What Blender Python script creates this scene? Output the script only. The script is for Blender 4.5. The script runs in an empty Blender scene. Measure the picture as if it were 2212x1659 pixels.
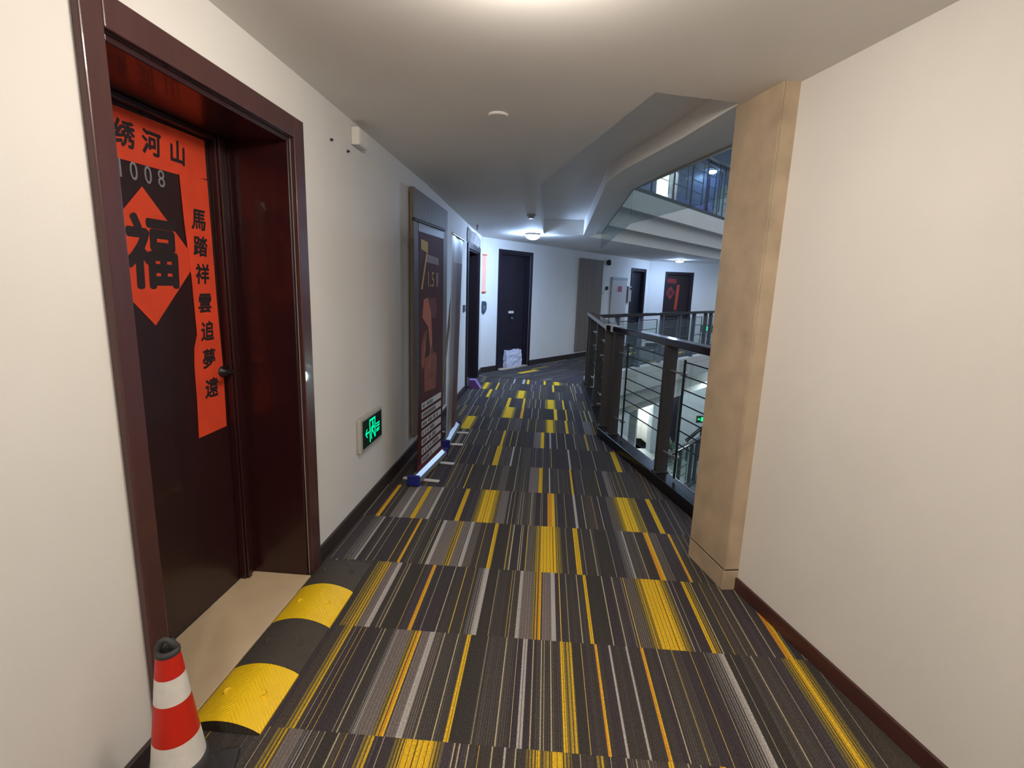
import bpy, bmesh, math, random
from mathutils import Vector, Matrix

C = bpy.context.scene.collection
SC = bpy.context.scene
R_ = math.radians

# ------------------------------------------------------------------ camera
PITCH, ROLL, YAW, FPX, EYE = 0.18965788, 0.03384776, 0.07157846, 1096.96, 1.40
cam_d = bpy.data.cameras.new('camera')
cam_d.sensor_width = 36.0
cam_d.lens = FPX / 2212 * 36.0
cam_d.clip_start = 0.02
cam = bpy.data.objects.new('camera', cam_d)
C.objects.link(cam)
_f = Vector((0, math.cos(PITCH), -math.sin(PITCH)))
_r = Vector((1, 0, 0))
_u = _r.cross(_f)
_r2 = _r * math.cos(ROLL) + _u * math.sin(ROLL)
_u2 = -_r * math.sin(ROLL) + _u * math.cos(ROLL)
_m = Matrix((_r2, _u2, -_f)).transposed()
_m = Matrix.Rotation(YAW, 3, 'Z') @ _m
cam.matrix_world = Matrix.Translation((0, 0, EYE)) @ _m.to_4x4()
SC.camera = cam

# ------------------------------------------------------------------ world, exposure, large lights
SC.view_settings.view_transform = 'Standard'
SC.view_settings.look = 'None'
SC.view_settings.gamma = 1.0
SC.view_settings.use_curve_mapping = False
SC.view_settings.exposure = 0.0
wd = bpy.data.worlds.new('world')
SC.world = wd
wd.use_nodes = True
wd.node_tree.nodes['Background'].inputs[0].default_value = (0.55, 0.66, 0.78, 1)
wd.node_tree.nodes['Background'].inputs[1].default_value = 0.16
NEAR_LAMP = (1.0, 0.915, 0.80)
FAR_LAMP = (0.42, 0.62, 1.0)
NEAR_POWER, BACK_POWER, FAR_POWER = 28.0, 64.0, 84.0

# ------------------------------------------------------------------ materials
def lin(c):
    return tuple(((v / 255) / 12.92 if v / 255 <= 0.04045 else ((v / 255 + 0.055) / 1.055) ** 2.4) for v in c)

MATS = {}
def mat(name, rgb, rough=0.6, metal=0.0, var=0.0, vscale=6.0, bump=0.0, bscale=60.0, coat=0.0, spec=0.5, stretch=None):
    if name in MATS: return MATS[name]
    m = bpy.data.materials.new(name); m.use_nodes = True
    nt = m.node_tree; b = nt.nodes['Principled BSDF']
    c = lin(rgb)
    b.inputs['Base Color'].default_value = (*c, 1)
    b.inputs['Roughness'].default_value = rough
    b.inputs['Metallic'].default_value = metal
    b.inputs['Specular IOR Level'].default_value = spec
    if coat: b.inputs['Coat Weight'].default_value = coat
    if var or bump:
        tc = nt.nodes.new('ShaderNodeTexCoord')
        mp = nt.nodes.new('ShaderNodeMapping')
        nt.links.new(tc.outputs['Object'], mp.inputs['Vector'])
        if stretch: mp.inputs['Scale'].default_value = stretch
    if var:
        n = nt.nodes.new('ShaderNodeTexNoise'); n.inputs['Scale'].default_value = vscale
        n.inputs['Detail'].default_value = 6
        nt.links.new(mp.outputs['Vector'], n.inputs['Vector'])
        cr = nt.nodes.new('ShaderNodeValToRGB')
        cr.color_ramp.elements[0].position = 0.3; cr.color_ramp.elements[1].position = 0.7
        cr.color_ramp.elements[0].color = (*[v * (1 - var) for v in c], 1)
        cr.color_ramp.elements[1].color = (*[min(1, v * (1 + var)) for v in c], 1)
        nt.links.new(n.outputs['Fac'], cr.inputs['Fac'])
        nt.links.new(cr.outputs['Color'], b.inputs['Base Color'])
    if bump:
        n2 = nt.nodes.new('ShaderNodeTexNoise'); n2.inputs['Scale'].default_value = bscale
        n2.inputs['Detail'].default_value = 4
        nt.links.new(mp.outputs['Vector'], n2.inputs['Vector'])
        bp = nt.nodes.new('ShaderNodeBump'); bp.inputs['Strength'].default_value = bump
        bp.inputs['Distance'].default_value = 0.004
        nt.links.new(n2.outputs['Fac'], bp.inputs['Height'])
        nt.links.new(bp.outputs['Normal'], b.inputs['Normal'])
    MATS[name] = m
    return m

def emit(name, rgb, s):
    if name in MATS: return MATS[name]
    m = bpy.data.materials.new(name); m.use_nodes = True
    nt = m.node_tree; nt.nodes.remove(nt.nodes['Principled BSDF'])
    e = nt.nodes.new('ShaderNodeEmission')
    e.inputs[0].default_value = (*rgb, 1); e.inputs[1].default_value = s
    nt.links.new(e.outputs[0], nt.nodes['Material Output'].inputs[0])
    MATS[name] = m
    return m

def glassmat(name, tint, refl=0.1):
    if name in MATS: return MATS[name]
    m = bpy.data.materials.new(name); m.use_nodes = True
    nt = m.node_tree; nt.nodes.remove(nt.nodes['Principled BSDF'])
    t = nt.nodes.new('ShaderNodeBsdfTransparent'); t.inputs[0].default_value = (*tint, 1)
    g = nt.nodes.new('ShaderNodeBsdfGlossy'); g.inputs['Roughness'].default_value = 0.03
    fr = nt.nodes.new('ShaderNodeFresnel'); fr.inputs[0].default_value = 1.45
    mx = nt.nodes.new('ShaderNodeMixShader')
    mu = nt.nodes.new('ShaderNodeMath'); mu.operation = 'MULTIPLY'; mu.inputs[1].default_value = refl * 10
    mu.use_clamp = True
    nt.links.new(fr.outputs[0], mu.inputs[0])
    nt.links.new(mu.outputs[0], mx.inputs[0])
    nt.links.new(t.outputs[0], mx.inputs[1]); nt.links.new(g.outputs[0], mx.inputs[2])
    nt.links.new(mx.outputs[0], nt.nodes['Material Output'].inputs[0])
    MATS[name] = m
    return m

M_WALL = mat('white_plaster', (224, 220, 215), 0.75, var=0.025, vscale=2.2, bump=0.08, bscale=90)
M_CEIL = mat('ceiling_paint', (234, 230, 226), 0.8, var=0.03, vscale=1.6, bump=0.06, bscale=40)
M_BEAM = mat('atrium_paint', (205, 202, 196), 0.75, var=0.03, vscale=2.0)
M_WOOD = mat('dark_red_wood', (44, 17, 19), 0.3, var=0.16, vscale=5, stretch=(6, 6, 0.5), coat=0.25)
M_LEAF = mat('dark_door_leaf', (44, 20, 21), 0.36, var=0.14, vscale=4, stretch=(6, 6, 0.4), coat=0.15)
M_FDOOR = mat('far_door_wood', (26, 18, 32), 0.45, var=0.12, vscale=4, stretch=(5, 5, 0.5))
M_BASE = mat('baseboard_brown', (74, 42, 40), 0.4, var=0.15, vscale=5)
M_BASED = mat('baseboard_dark', (52, 42, 40), 0.45, var=0.12, vscale=5)
M_STONE = mat('beige_marble', (184, 164, 139), 0.42, var=0.16, vscale=7, bump=0.03, bscale=20)
M_SILL = mat('threshold_stone', (208, 184, 150), 0.4, var=0.07, vscale=7)
M_GRANITE = mat('black_granite', (24, 20, 23), 0.25, var=0.2, vscale=60, spec=0.3)
M_RAIL = mat('rail_wood', (30, 15, 20), 0.10, var=0.15, vscale=6, spec=0.35)
M_POST = mat('bronze_post', (58, 53, 51), 0.5, metal=0.15, var=0.12, vscale=6, stretch=(6, 6, 0.4))
M_STEEL = mat('brushed_steel', (160, 160, 158), 0.4, metal=0.7)
M_ROD = mat('dark_rod', (52, 54, 56), 0.35, metal=0.7)
M_WPANEL = mat('grey_wood_panel', (126, 114, 104), 0.65, spec=0.15, var=0.14, vscale=3, stretch=(7, 7, 0.35))
M_WHITE = mat('white_plastic', (214, 210, 204), 0.4)
M_BLACK = mat('black_plastic', (24, 24, 26), 0.4)
M_RUBBER = mat('black_rubber', (64, 58, 50), 0.8, var=0.12, vscale=14, bump=0.25, bscale=120)
M_ORANGE = mat('couplet_paper', (216, 66, 32), 0.7, var=0.12, vscale=7)
M_INK = mat('ink_black', (36, 24, 28), 0.6)
M_SILVER = mat('silver_number', (176, 168, 172), 0.35, metal=0.6)
M_RED = mat('cone_red', (196, 34, 16), 0.45, var=0.04, vscale=9)
M_CWHITE = mat('cone_white', (222, 218, 212), 0.35, var=0.04, vscale=50, bump=0.15, bscale=160)
M_CBLACK = mat('cone_rubber', (52, 50, 50), 0.65, var=0.1, vscale=20)
M_GLASS = glassmat('clear_glass', (0.92, 0.97, 0.95), 0.02)
M_SMOKE = glassmat('screen_glass', (0.84, 0.90, 0.90), 0.04)
M_GREY = mat('grey_metal', (150, 148, 144), 0.4, metal=0.3)

# ------------------------------------------------------------------ mesh helpers
class Fr:
    """wall frame: s along the wall, t out of it, z up"""
    def __init__(self, x, y, dx, dy):
        l = math.hypot(dx, dy); self.p = Vector((x, y, 0)); self.d = Vector((dx / l, dy / l, 0))
        self.n = Vector((self.d.y, -self.d.x, 0))
    def __call__(self, s, t, z):
        return self.p + self.d * s + self.n * t + Vector((0, 0, z))

W = Fr(0, 0, 1, 0)      # world frame: s = x, t = -y

class MB:
    def __init__(self): self.v = []; self.f = []; self.m = []; self.sm = []
    def face(self, pts, mi=0, smooth=False):
        i = len(self.v); self.v += [Vector(p) for p in pts]
        self.f.append(tuple(range(i, i + len(pts)))); self.m.append(mi); self.sm.append(smooth)
        return self
    def hexa(self, p, mi=0):      # 8 corners, bottom ring then top ring
        i = len(self.v); self.v += [Vector(q) for q in p]
        for q in ((3, 2, 1, 0), (4, 5, 6, 7), (0, 1, 5, 4), (1, 2, 6, 5), (2, 3, 7, 6), (3, 0, 4, 7)):
            self.f.append(tuple(i + k for k in q)); self.m.append(mi); self.sm.append(False)
        return self
    def box(self, x0, x1, y0, y1, z0, z1, mi=0):
        return self.hexa([(x0, y0, z0), (x1, y0, z0), (x1, y1, z0), (x0, y1, z0),
                          (x0, y0, z1), (x1, y0, z1), (x1, y1, z1), (x0, y1, z1)], mi)
    def fbox(self, F, s0, s1, t0, t1, z0, z1, mi=0):
        return self.hexa([F(s0, t1, z0), F(s1, t1, z0), F(s1, t0, z0), F(s0, t0, z0),
                          F(s0, t1, z1), F(s1, t1, z1), F(s1, t0, z1), F(s0, t0, z1)], mi)
    def prism(self, poly, z0, z1, mi=0):
        n = len(poly); i = len(self.v)
        self.v += [Vector((x, y, z0)) for x, y in poly] + [Vector((x, y, z1)) for x, y in poly]
        self.f.append(tuple(i + k for k in reversed(range(n)))); self.f.append(tuple(i + n + k for k in range(n)))
        for k in range(n): self.f.append((i + k, i + (k + 1) % n, i + n + (k + 1) % n, i + n + k))
        self.m += [mi] * (n + 2); self.sm += [False] * (n + 2)
        return self
    def tube(self, a, b, r, n=10, mi=0, r2=None, caps=True):
        a = Vector(a); b = Vector(b); d = (b - a).normalized()
        u = d.orthogonal().normalized(); w = d.cross(u); r2 = r if r2 is None else r2
        i = len(self.v)
        for k in range(n):
            q = 2 * math.pi * k / n; o = u * math.cos(q) + w * math.sin(q)
            self.v.append(a + o * r)
        for k in range(n):
            q = 2 * math.pi * k / n; o = u * math.cos(q) + w * math.sin(q)
            self.v.append(b + o * r2)
        for k in range(n):
            self.f.append((i + k, i + (k + 1) % n, i + n + (k + 1) % n, i + n + k)); self.m.append(mi); self.sm.append(True)
        if caps:                                       # caps on vertices of their own, for clean normals
            j = len(self.v); self.v += [Vector(q) for q in self.v[i:i + 2 * n]]
            self.f.append(tuple(j + k for k in reversed(range(n)))); self.f.append(tuple(j + n + k for k in range(n)))
            self.m += [mi] * 2; self.sm += [False] * 2
        return self
    def lathe(self, c, prof, n=32, mi=0, axis=None, mats=None, cap0=True, cap1=True):
        c = Vector(c); ax = Vector(axis or (0, 0, 1)).normalized(); u = ax.orthogonal().normalized(); w = ax.cross(u)
        i = len(self.v)
        for r, h in prof:
            for k in range(n):
                q = 2 * math.pi * k / n
                self.v.append(c + ax * h + (u * math.cos(q) + w * math.sin(q)) * r)
        for j in range(len(prof) - 1):
            for k in range(n):
                self.f.append((i + j * n + k, i + j * n + (k + 1) % n, i + (j + 1) * n + (k + 1) % n, i + (j + 1) * n + k))
                self.m.append(mats[j] if mats else mi); self.sm.append(True)
        if cap0:
            j = len(self.v); self.v += [Vector(q) for q in self.v[i:i + n]]
            self.f.append(tuple(j + k for k in reversed(range(n)))); self.m.append(mats[0] if mats else mi); self.sm.append(False)
        if cap1:
            p0 = i + (len(prof) - 1) * n; j = len(self.v); self.v += [Vector(q) for q in self.v[p0:p0 + n]]
            self.f.append(tuple(j + k for k in range(n))); self.m.append(mats[-1] if mats else mi); self.sm.append(False)
        return self
    def sweep(self, path, rads, n=12, mi=0):
        path = [Vector(p) for p in path]; i = len(self.v); ref = None
        for j, p in enumerate(path):
            d = (path[min(j + 1, len(path) - 1)] - path[max(j - 1, 0)]).normalized()
            u = (d.orthogonal() if ref is None else ref - d * ref.dot(d)).normalized(); ref = u; w = d.cross(u)
            for k in range(n):
                q = 2 * math.pi * k / n; self.v.append(p + (u * math.cos(q) + w * math.sin(q)) * rads[j])
        for j in range(len(path) - 1):
            for k in range(n):
                self.f.append((i + j * n + k, i + j * n + (k + 1) % n, i + (j + 1) * n + (k + 1) % n, i + (j + 1) * n + k)); self.m.append(mi); self.sm.append(True)
        return self
    def build(self, name, mats, parent=None, bevel=0.0, origin=None):
        me = bpy.data.meshes.new(name)
        if origin is None and parent is None:
            if self.v:
                origin = Vector((sum(v.x for v in self.v) / len(self.v), sum(v.y for v in self.v) / len(self.v), min(v.z for v in self.v)))
            else: origin = Vector()
        o0 = wloc(parent) if parent else Vector(origin)
        me.from_pydata([tuple(v - o0) for v in self.v], [], self.f)
        if not isinstance(mats, (list, tuple)): mats = [mats]
        for mm in mats: me.materials.append(mm)
        for p, mi, s in zip(me.polygons, self.m, self.sm): p.material_index = mi; p.use_smooth = s
        me.update()
        o = bpy.data.objects.new(name, me); C.objects.link(o)
        if parent: o.parent = parent
        else: o.location = o0
        if bevel:
            b = o.modifiers.new('bevel', 'BEVEL'); b.width = bevel; b.segments = 2; b.limit_method = 'ANGLE'
        return o

def wloc(o):
    p = Vector(o.location)
    while o.parent: o = o.parent; p += Vector(o.location)
    return p

def tag(o, label, cat, group=None, kind=None):
    if label: o['label'] = label
    if cat: o['category'] = cat
    if group: o['group'] = group
    if kind: o['kind'] = kind
    return o

def thing(name, label, cat, loc, group=None):
    o = bpy.data.objects.new(name, None); C.objects.link(o); o.location = loc
    o.empty_display_size = 0.1
    return tag(o, label, cat, group)

def struct(o, label=None, cat=None):
    o['kind'] = 'structure'
    if label: o['label'] = label
    if cat: o['category'] = cat
    return o

def text_mb(mb, body, size, origin, u, v, lift=0.0, mi=0, bold=0.0, shear=0.0, sx=1.0, thick=0.0):
    """adds lettering to mb: centred on origin, u = reading direction, v = up"""
    cu = bpy.data.curves.new('txt', 'FONT'); cu.body = body; cu.size = size
    cu.align_x = 'CENTER'; cu.align_y = 'CENTER'; cu.shear = shear; cu.extrude = thick
    cu.resolution_u = 3
    o = bpy.data.objects.new('txt', cu); C.objects.link(o)
    dg = bpy.context.evaluated_depsgraph_get(); dg.update()
    me = bpy.data.meshes.new_from_object(o.evaluated_get(dg))
    u = Vector(u).normalized(); v = Vector(v).normalized(); n = u.cross(v); origin = Vector(origin)
    # centre on the ink
    if len(me.vertices):
        xs = [p.co.x for p in me.vertices]; ys = [p.co.y for p in me.vertices]
        cx = (min(xs) + max(xs)) / 2; cy = (min(ys) + max(ys)) / 2
    else: cx = cy = 0
    shifts = [(0, 0)]                                # brush weight: the glyph laid down again slightly shifted
    if bold: shifts += [(bold * math.cos(a), bold * math.sin(a)) for a in [math.pi * k / 4 for k in range(8)]]
    for j, (ox, oy) in enumerate(shifts):
        i = len(mb.v)
        for p in me.vertices: mb.v.append(origin + u * ((p.co.x - cx) * sx + ox) + v * (p.co.y - cy + oy) + n * (lift + p.co.z + j * 0.00003))
        for p in me.polygons: mb.f.append(tuple(i + k for k in p.vertices)); mb.m.append(mi); mb.sm.append(False)
    bpy.data.objects.remove(o); bpy.data.curves.remove(cu); bpy.data.meshes.remove(me)
    return mb

# ------------------------------------------------------------------ plan of the place
LW = Fr(-1.105, 0, 0, 1)                          # left wall, s = y
RW = Fr(0.952, 2.30, 0.267, -0.964)               # right wall, s runs back towards the camera
FA = Fr(-1.113, 8.077, 0.563, 0.826)              # far wall
FB = Fr(2.42, 13.26, math.sin(R_(80)), math.cos(R_(80)))   # the wall beyond it, turned towards us
SEG = Fr(0.945, 3.07, -0.445, 1.73)               # slanted stretch of the railing; t < 0 is over the void
FE = Fr(0.64, 7.45, 0.6, 0.8)                     # far edge of the void, t > 0 over the void
def zc(y): return 2.24 - 0.10 * min(1, max(0, (y - 4) / 3.45))

OUT = [(1.30, 2.2), (1.08, 3.2), (0.645, 5.1), (0.64, 7.45)]     # slab edge on our side
def far_poly(ins):
    a = FE(-0.2, -ins, 0); b = FE(9, -ins, 0)
    return [(-1.5, 7.45), (0.64 - ins, 7.45), (a.x + 0.12, a.y + 0.16), (b.x, b.y), (6.2, 17.5), (2.0, 15.5), (-1.5, 9.6)]
NEARP = [(-1.5, -3), (2.75, -3)] + OUT + [(-1.5, 7.45)]

# ------------------------------------------------------------------ carpet
random.seed(7)
CHAR, PURP, BRWN, GRYB = (68, 63, 60), (65, 59, 62), (75, 68, 64), (114, 105, 101)
LINE, YELL, ORNG, WHIT, YDRK = (176, 166, 132), (218, 176, 46), (206, 142, 48), (168, 162, 157), (96, 80, 40)
FEAT = {
0 : [[-0.787,-0.75,'F'],[-0.747,-0.703,'g'],[-0.7,-0.679,'s'],[-0.63,-0.595,'d'],[-0.508,-0.475,'F'],[-0.409,-0.256,'Y'],[-0.068,-0.062,'w'],[-0.001,0.089,'Y'],[-0.657,-0.653,'l'],[-0.637,-0.633,'l'],[-0.592,-0.588,'l'],[-0.567,-0.563,'l'],[-0.537,-0.533,'l'],[-0.447,-0.443,'l'],[-0.224,-0.22,'l'],[-0.208,-0.204,'l'],[-0.18,-0.176,'l'],[-0.147,-0.143,'l'],[-0.106,-0.102,'l'],[-0.034,-0.03,'l'],[0.042,0.14,'Y'],[0.215,0.237,'F'],[0.428,0.445,'y'],[0.584,0.601,'o'],[0.694,0.726,'F'],[0.163,0.167,'l'],[0.255,0.26,'l'],[0.302,0.306,'l'],[0.333,0.337,'l'],[0.369,0.373,'l'],[0.488,0.492,'l'],[0.525,0.529,'l']] ,
1 : [[-0.77,-0.738,'F'],[-0.562,-0.544,'s'],[-0.544,-0.49,'g'],[-0.488,-0.464,'F'],[-0.464,-0.45,'o'],[-0.444,-0.413,'g'],[-0.411,-0.393,'w'],[-0.392,-0.361,'h'],[-0.261,-0.244,'y'],[-0.241,-0.179,'d'],[-0.031,-0.025,'w'],[-0.021,-0.015,'w'],[-0.723,-0.718,'l'],[-0.702,-0.697,'l'],[-0.682,-0.677,'l'],[-0.617,-0.612,'l'],[-0.602,-0.598,'l'],[-0.354,-0.349,'l'],[-0.298,-0.293,'l'],[-0.175,-0.17,'l'],[-0.1,-0.095,'l'],[-0.055,-0.05,'l'],[0.009,0.014,'l'],[0.051,0.056,'l'],[0.114,0.127,'y'],[0.128,0.163,'F'],[0.165,0.196,'d'],[0.252,0.261,'o'],[0.308,0.315,'w'],[0.376,0.383,'w'],[0.435,0.445,'o'],[0.694,0.752,'s'],[0.752,0.762,'w'],[0.765,0.821,'d'],[0.981,1.066,'Y'],[0.008,0.012,'l'],[0.04,0.044,'l'],[0.076,0.081,'l'],[0.197,0.202,'l'],[0.498,0.503,'l'],[0.555,0.559,'l'],[0.626,0.631,'l'],[0.68,0.685,'l'],[0.785,0.79,'l'],[0.864,0.868,'l'],[0.933,0.938,'l']] ,
2 : [[-0.795,-0.729,'F'],[-0.727,-0.691,'g'],[-0.691,-0.671,'w'],[-0.62,-0.559,'d'],[-0.511,-0.497,'o'],[-0.278,-0.241,'s'],[-0.241,-0.227,'w'],[-0.224,-0.181,'d'],[-0.067,-0.055,'w'],[-0.053,-0.001,'g'],[-0.001,0.024,'F'],[0.024,0.036,'o'],[0.042,0.102,'g'],[-0.646,-0.64,'l'],[-0.631,-0.625,'l'],[-0.558,-0.552,'l'],[-0.462,-0.456,'l'],[-0.397,-0.391,'l'],[-0.343,-0.337,'l'],[-0.296,-0.29,'l'],[-0.18,-0.174,'l'],[-0.11,-0.103,'l'],[-0.098,-0.092,'l'],[0.043,0.08,'g'],[0.083,0.099,'w'],[0.238,0.254,'y'],[0.257,0.325,'d'],[0.446,0.486,'h'],[0.486,0.646,'Y'],[0.718,0.735,'y'],[0.74,0.754,'F'],[1.005,1.033,'o'],[0.119,0.125,'l'],[0.152,0.158,'l'],[0.205,0.211,'l'],[0.329,0.335,'l'],[0.379,0.385,'l'],[0.424,0.43,'l'],[0.435,0.442,'l'],[0.649,0.655,'l'],[0.672,0.678,'l'],[0.761,0.767,'l'],[0.803,0.81,'l'],[0.85,0.856,'l'],[0.889,0.895,'l'],[0.959,0.965,'l']] ,
3 : [[-0.984,-0.917,'s'],[-0.704,-0.69,'o'],[-0.557,-0.538,'w'],[-0.538,-0.469,'g'],[-0.469,-0.439,'F'],[-0.437,-0.395,'g'],[-0.39,-0.37,'w'],[-0.369,-0.329,'h'],[-0.245,-0.225,'y'],[-0.221,-0.161,'d'],[-0.868,-0.86,'l'],[-0.831,-0.824,'l'],[-0.754,-0.746,'l'],[-0.653,-0.645,'l'],[-0.593,-0.585,'l'],[-0.582,-0.574,'l'],[-0.3,-0.293,'l'],[-0.155,-0.148,'l'],[-0.136,-0.129,'l'],[-0.089,-0.082,'l'],[-0.051,-0.044,'l'],[-0.044,-0.01,'h'],[-0.01,0.142,'Y'],[0.213,0.241,'y'],[0.337,0.404,'d'],[0.463,0.507,'s'],[0.626,0.655,'o'],[0.655,0.694,'h'],[0.768,0.781,'o'],[-0.134,-0.126,'l'],[-0.079,-0.072,'l'],[0.167,0.175,'l'],[0.26,0.267,'l'],[0.315,0.322,'l'],[0.408,0.415,'l'],[0.566,0.574,'l'],[0.693,0.701,'l'],[0.821,0.828,'l']] ,
4 : [[-0.983,-0.961,'o'],[-0.898,-0.844,'g'],[-0.841,-0.823,'w'],[-0.82,-0.773,'g'],[-0.771,-0.741,'y'],[-0.738,-0.676,'g'],[-0.674,-0.655,'w'],[-0.5,-0.471,'y'],[-0.397,-0.252,'Y'],[-0.249,-0.197,'g'],[-1.056,-1.047,'l'],[-0.939,-0.931,'l'],[-0.618,-0.609,'l'],[-0.585,-0.577,'l'],[-0.182,-0.173,'l'],[-0.115,-0.107,'l'],[-0.044,-0.035,'l'],[0.029,0.038,'l'],[0.066,0.112,'o'],[0.237,0.251,'w'],[0.461,0.503,'h'],[0.503,0.639,'Y'],[0.639,0.664,'F'],[0.731,0.761,'y'],[-0.157,-0.149,'l'],[-0.099,-0.09,'l'],[-0.035,-0.026,'l'],[0.019,0.027,'l'],[0.121,0.129,'l'],[0.175,0.183,'l'],[0.294,0.302,'l'],[0.359,0.367,'l'],[0.402,0.411,'l'],[0.821,0.83,'l'],[0.865,0.874,'l'],[0.955,0.963,'l']] ,
5 : [[-0.284,-0.232,'h'],[-0.068,-0.002,'g'],[0.0,0.03,'y'],[0.076,0.086,'w'],[0.234,0.25,'y'],[0.488,0.526,'g'],[-0.609,-0.602,'l'],[-0.573,-0.566,'l'],[-0.401,-0.394,'l'],[-0.338,-0.33,'l'],[-0.173,-0.166,'l'],[-0.109,-0.101,'l'],[0.141,0.149,'l'],[0.319,0.327,'l'],[0.432,0.44,'l'],[-0.528,-0.521,'y']] ,
6 : [[-0.377,-0.331,'y'],[-0.236,-0.222,'w'],[0.24,0.253,'w'],[-0.654,-0.646,'l'],[-0.593,-0.585,'l'],[-0.512,-0.503,'l'],[-0.45,-0.442,'l'],[-0.172,-0.164,'l'],[-0.037,-0.029,'l'],[0.025,0.034,'l'],[0.094,0.102,'l'],[0.331,0.339,'l'],[0.448,0.457,'l'],[0.613,0.656,'y']] ,
7 : [[-0.361,-0.341,'y'],[-0.341,-0.313,'h'],[-0.061,0.003,'g'],[0.005,0.037,'y'],[0.084,0.098,'w'],[-0.684,-0.675,'l'],[-0.605,-0.596,'l'],[-0.493,-0.484,'l'],[-0.277,-0.268,'l'],[-0.22,-0.211,'l'],[0.149,0.158,'l'],[0.23,0.24,'l'],[0.312,0.322,'l'],[0.418,0.428,'l']] ,
8 : [[-0.831,-0.681,'Y'],[-0.282,-0.2,'h'],[0.035,0.16,'Y'],[0.248,0.273,'y'],[0.434,0.525,'g'],[-0.624,-0.614,'l'],[-0.525,-0.515,'l'],[-0.45,-0.44,'l'],[-0.337,-0.327,'l'],[-0.136,-0.126,'l'],[-0.06,-0.049,'l'],[0.325,0.336,'l']] ,
9 : [[-0.444,-0.3,'Y'],[-0.232,-0.207,'o'],[0.018,0.13,'d'],[0.141,0.175,'y'],[0.214,0.263,'d'],[0.27,0.287,'y'],[-0.754,-0.743,'l'],[-0.66,-0.649,'l'],[-0.565,-0.554,'l'],[-0.113,-0.102,'l'],[-0.043,-0.032,'l'],[0.35,0.361,'l'],[0.435,0.446,'l']] ,
10 : [[-0.429,-0.392,'y'],[-0.235,-0.21,'y'],[0.037,0.169,'Y'],[0.25,0.27,'y'],[-0.927,-0.915,'l'],[-0.825,-0.814,'l'],[-0.679,-0.667,'l'],[-0.561,-0.549,'l'],[-0.159,-0.147,'l'],[-0.083,-0.071,'l'],[-0.023,-0.011,'l'],[0.344,0.356,'l']] ,
11 : [[-0.725,-0.683,'y'],[-0.352,-0.211,'Y'],[-0.654,-0.606,'h'],[0.075,0.158,'d'],[-0.961,-0.948,'l'],[-0.866,-0.854,'l'],[-0.803,-0.79,'l'],[-0.533,-0.52,'l'],[-0.128,-0.115,'l'],[-0.046,-0.033,'l'],[0.218,0.231,'l'],[0.401,0.414,'l']] ,
12 : [[-0.866,-0.752,'Y'],[-0.654,-0.628,'y'],[-0.309,-0.205,'d'],[0.133,0.161,'y'],[0.165,0.293,'d'],[-0.965,-0.952,'l'],[-0.558,-0.544,'l'],[-0.455,-0.441,'l'],[-0.159,-0.145,'l'],[-0.037,-0.023,'l'],[0.39,0.404,'l']] ,
13 : [[-0.862,-0.8,'d'],[-0.439,-0.421,'w'],[-0.302,-0.271,'w'],[-0.238,-0.205,'y'],[0.012,0.039,'y'],[0.14,0.273,'Y'],[-0.663,-0.649,'l'],[-0.537,-0.523,'l'],[-0.116,-0.102,'l'],[0.351,0.366,'l']] ,
14 : [[-0.869,-0.763,'Y'],[-0.696,-0.664,'y'],[-0.521,-0.505,'l'],[-0.345,-0.33,'l'],[-0.267,-0.251,'l']] ,

}
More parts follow.
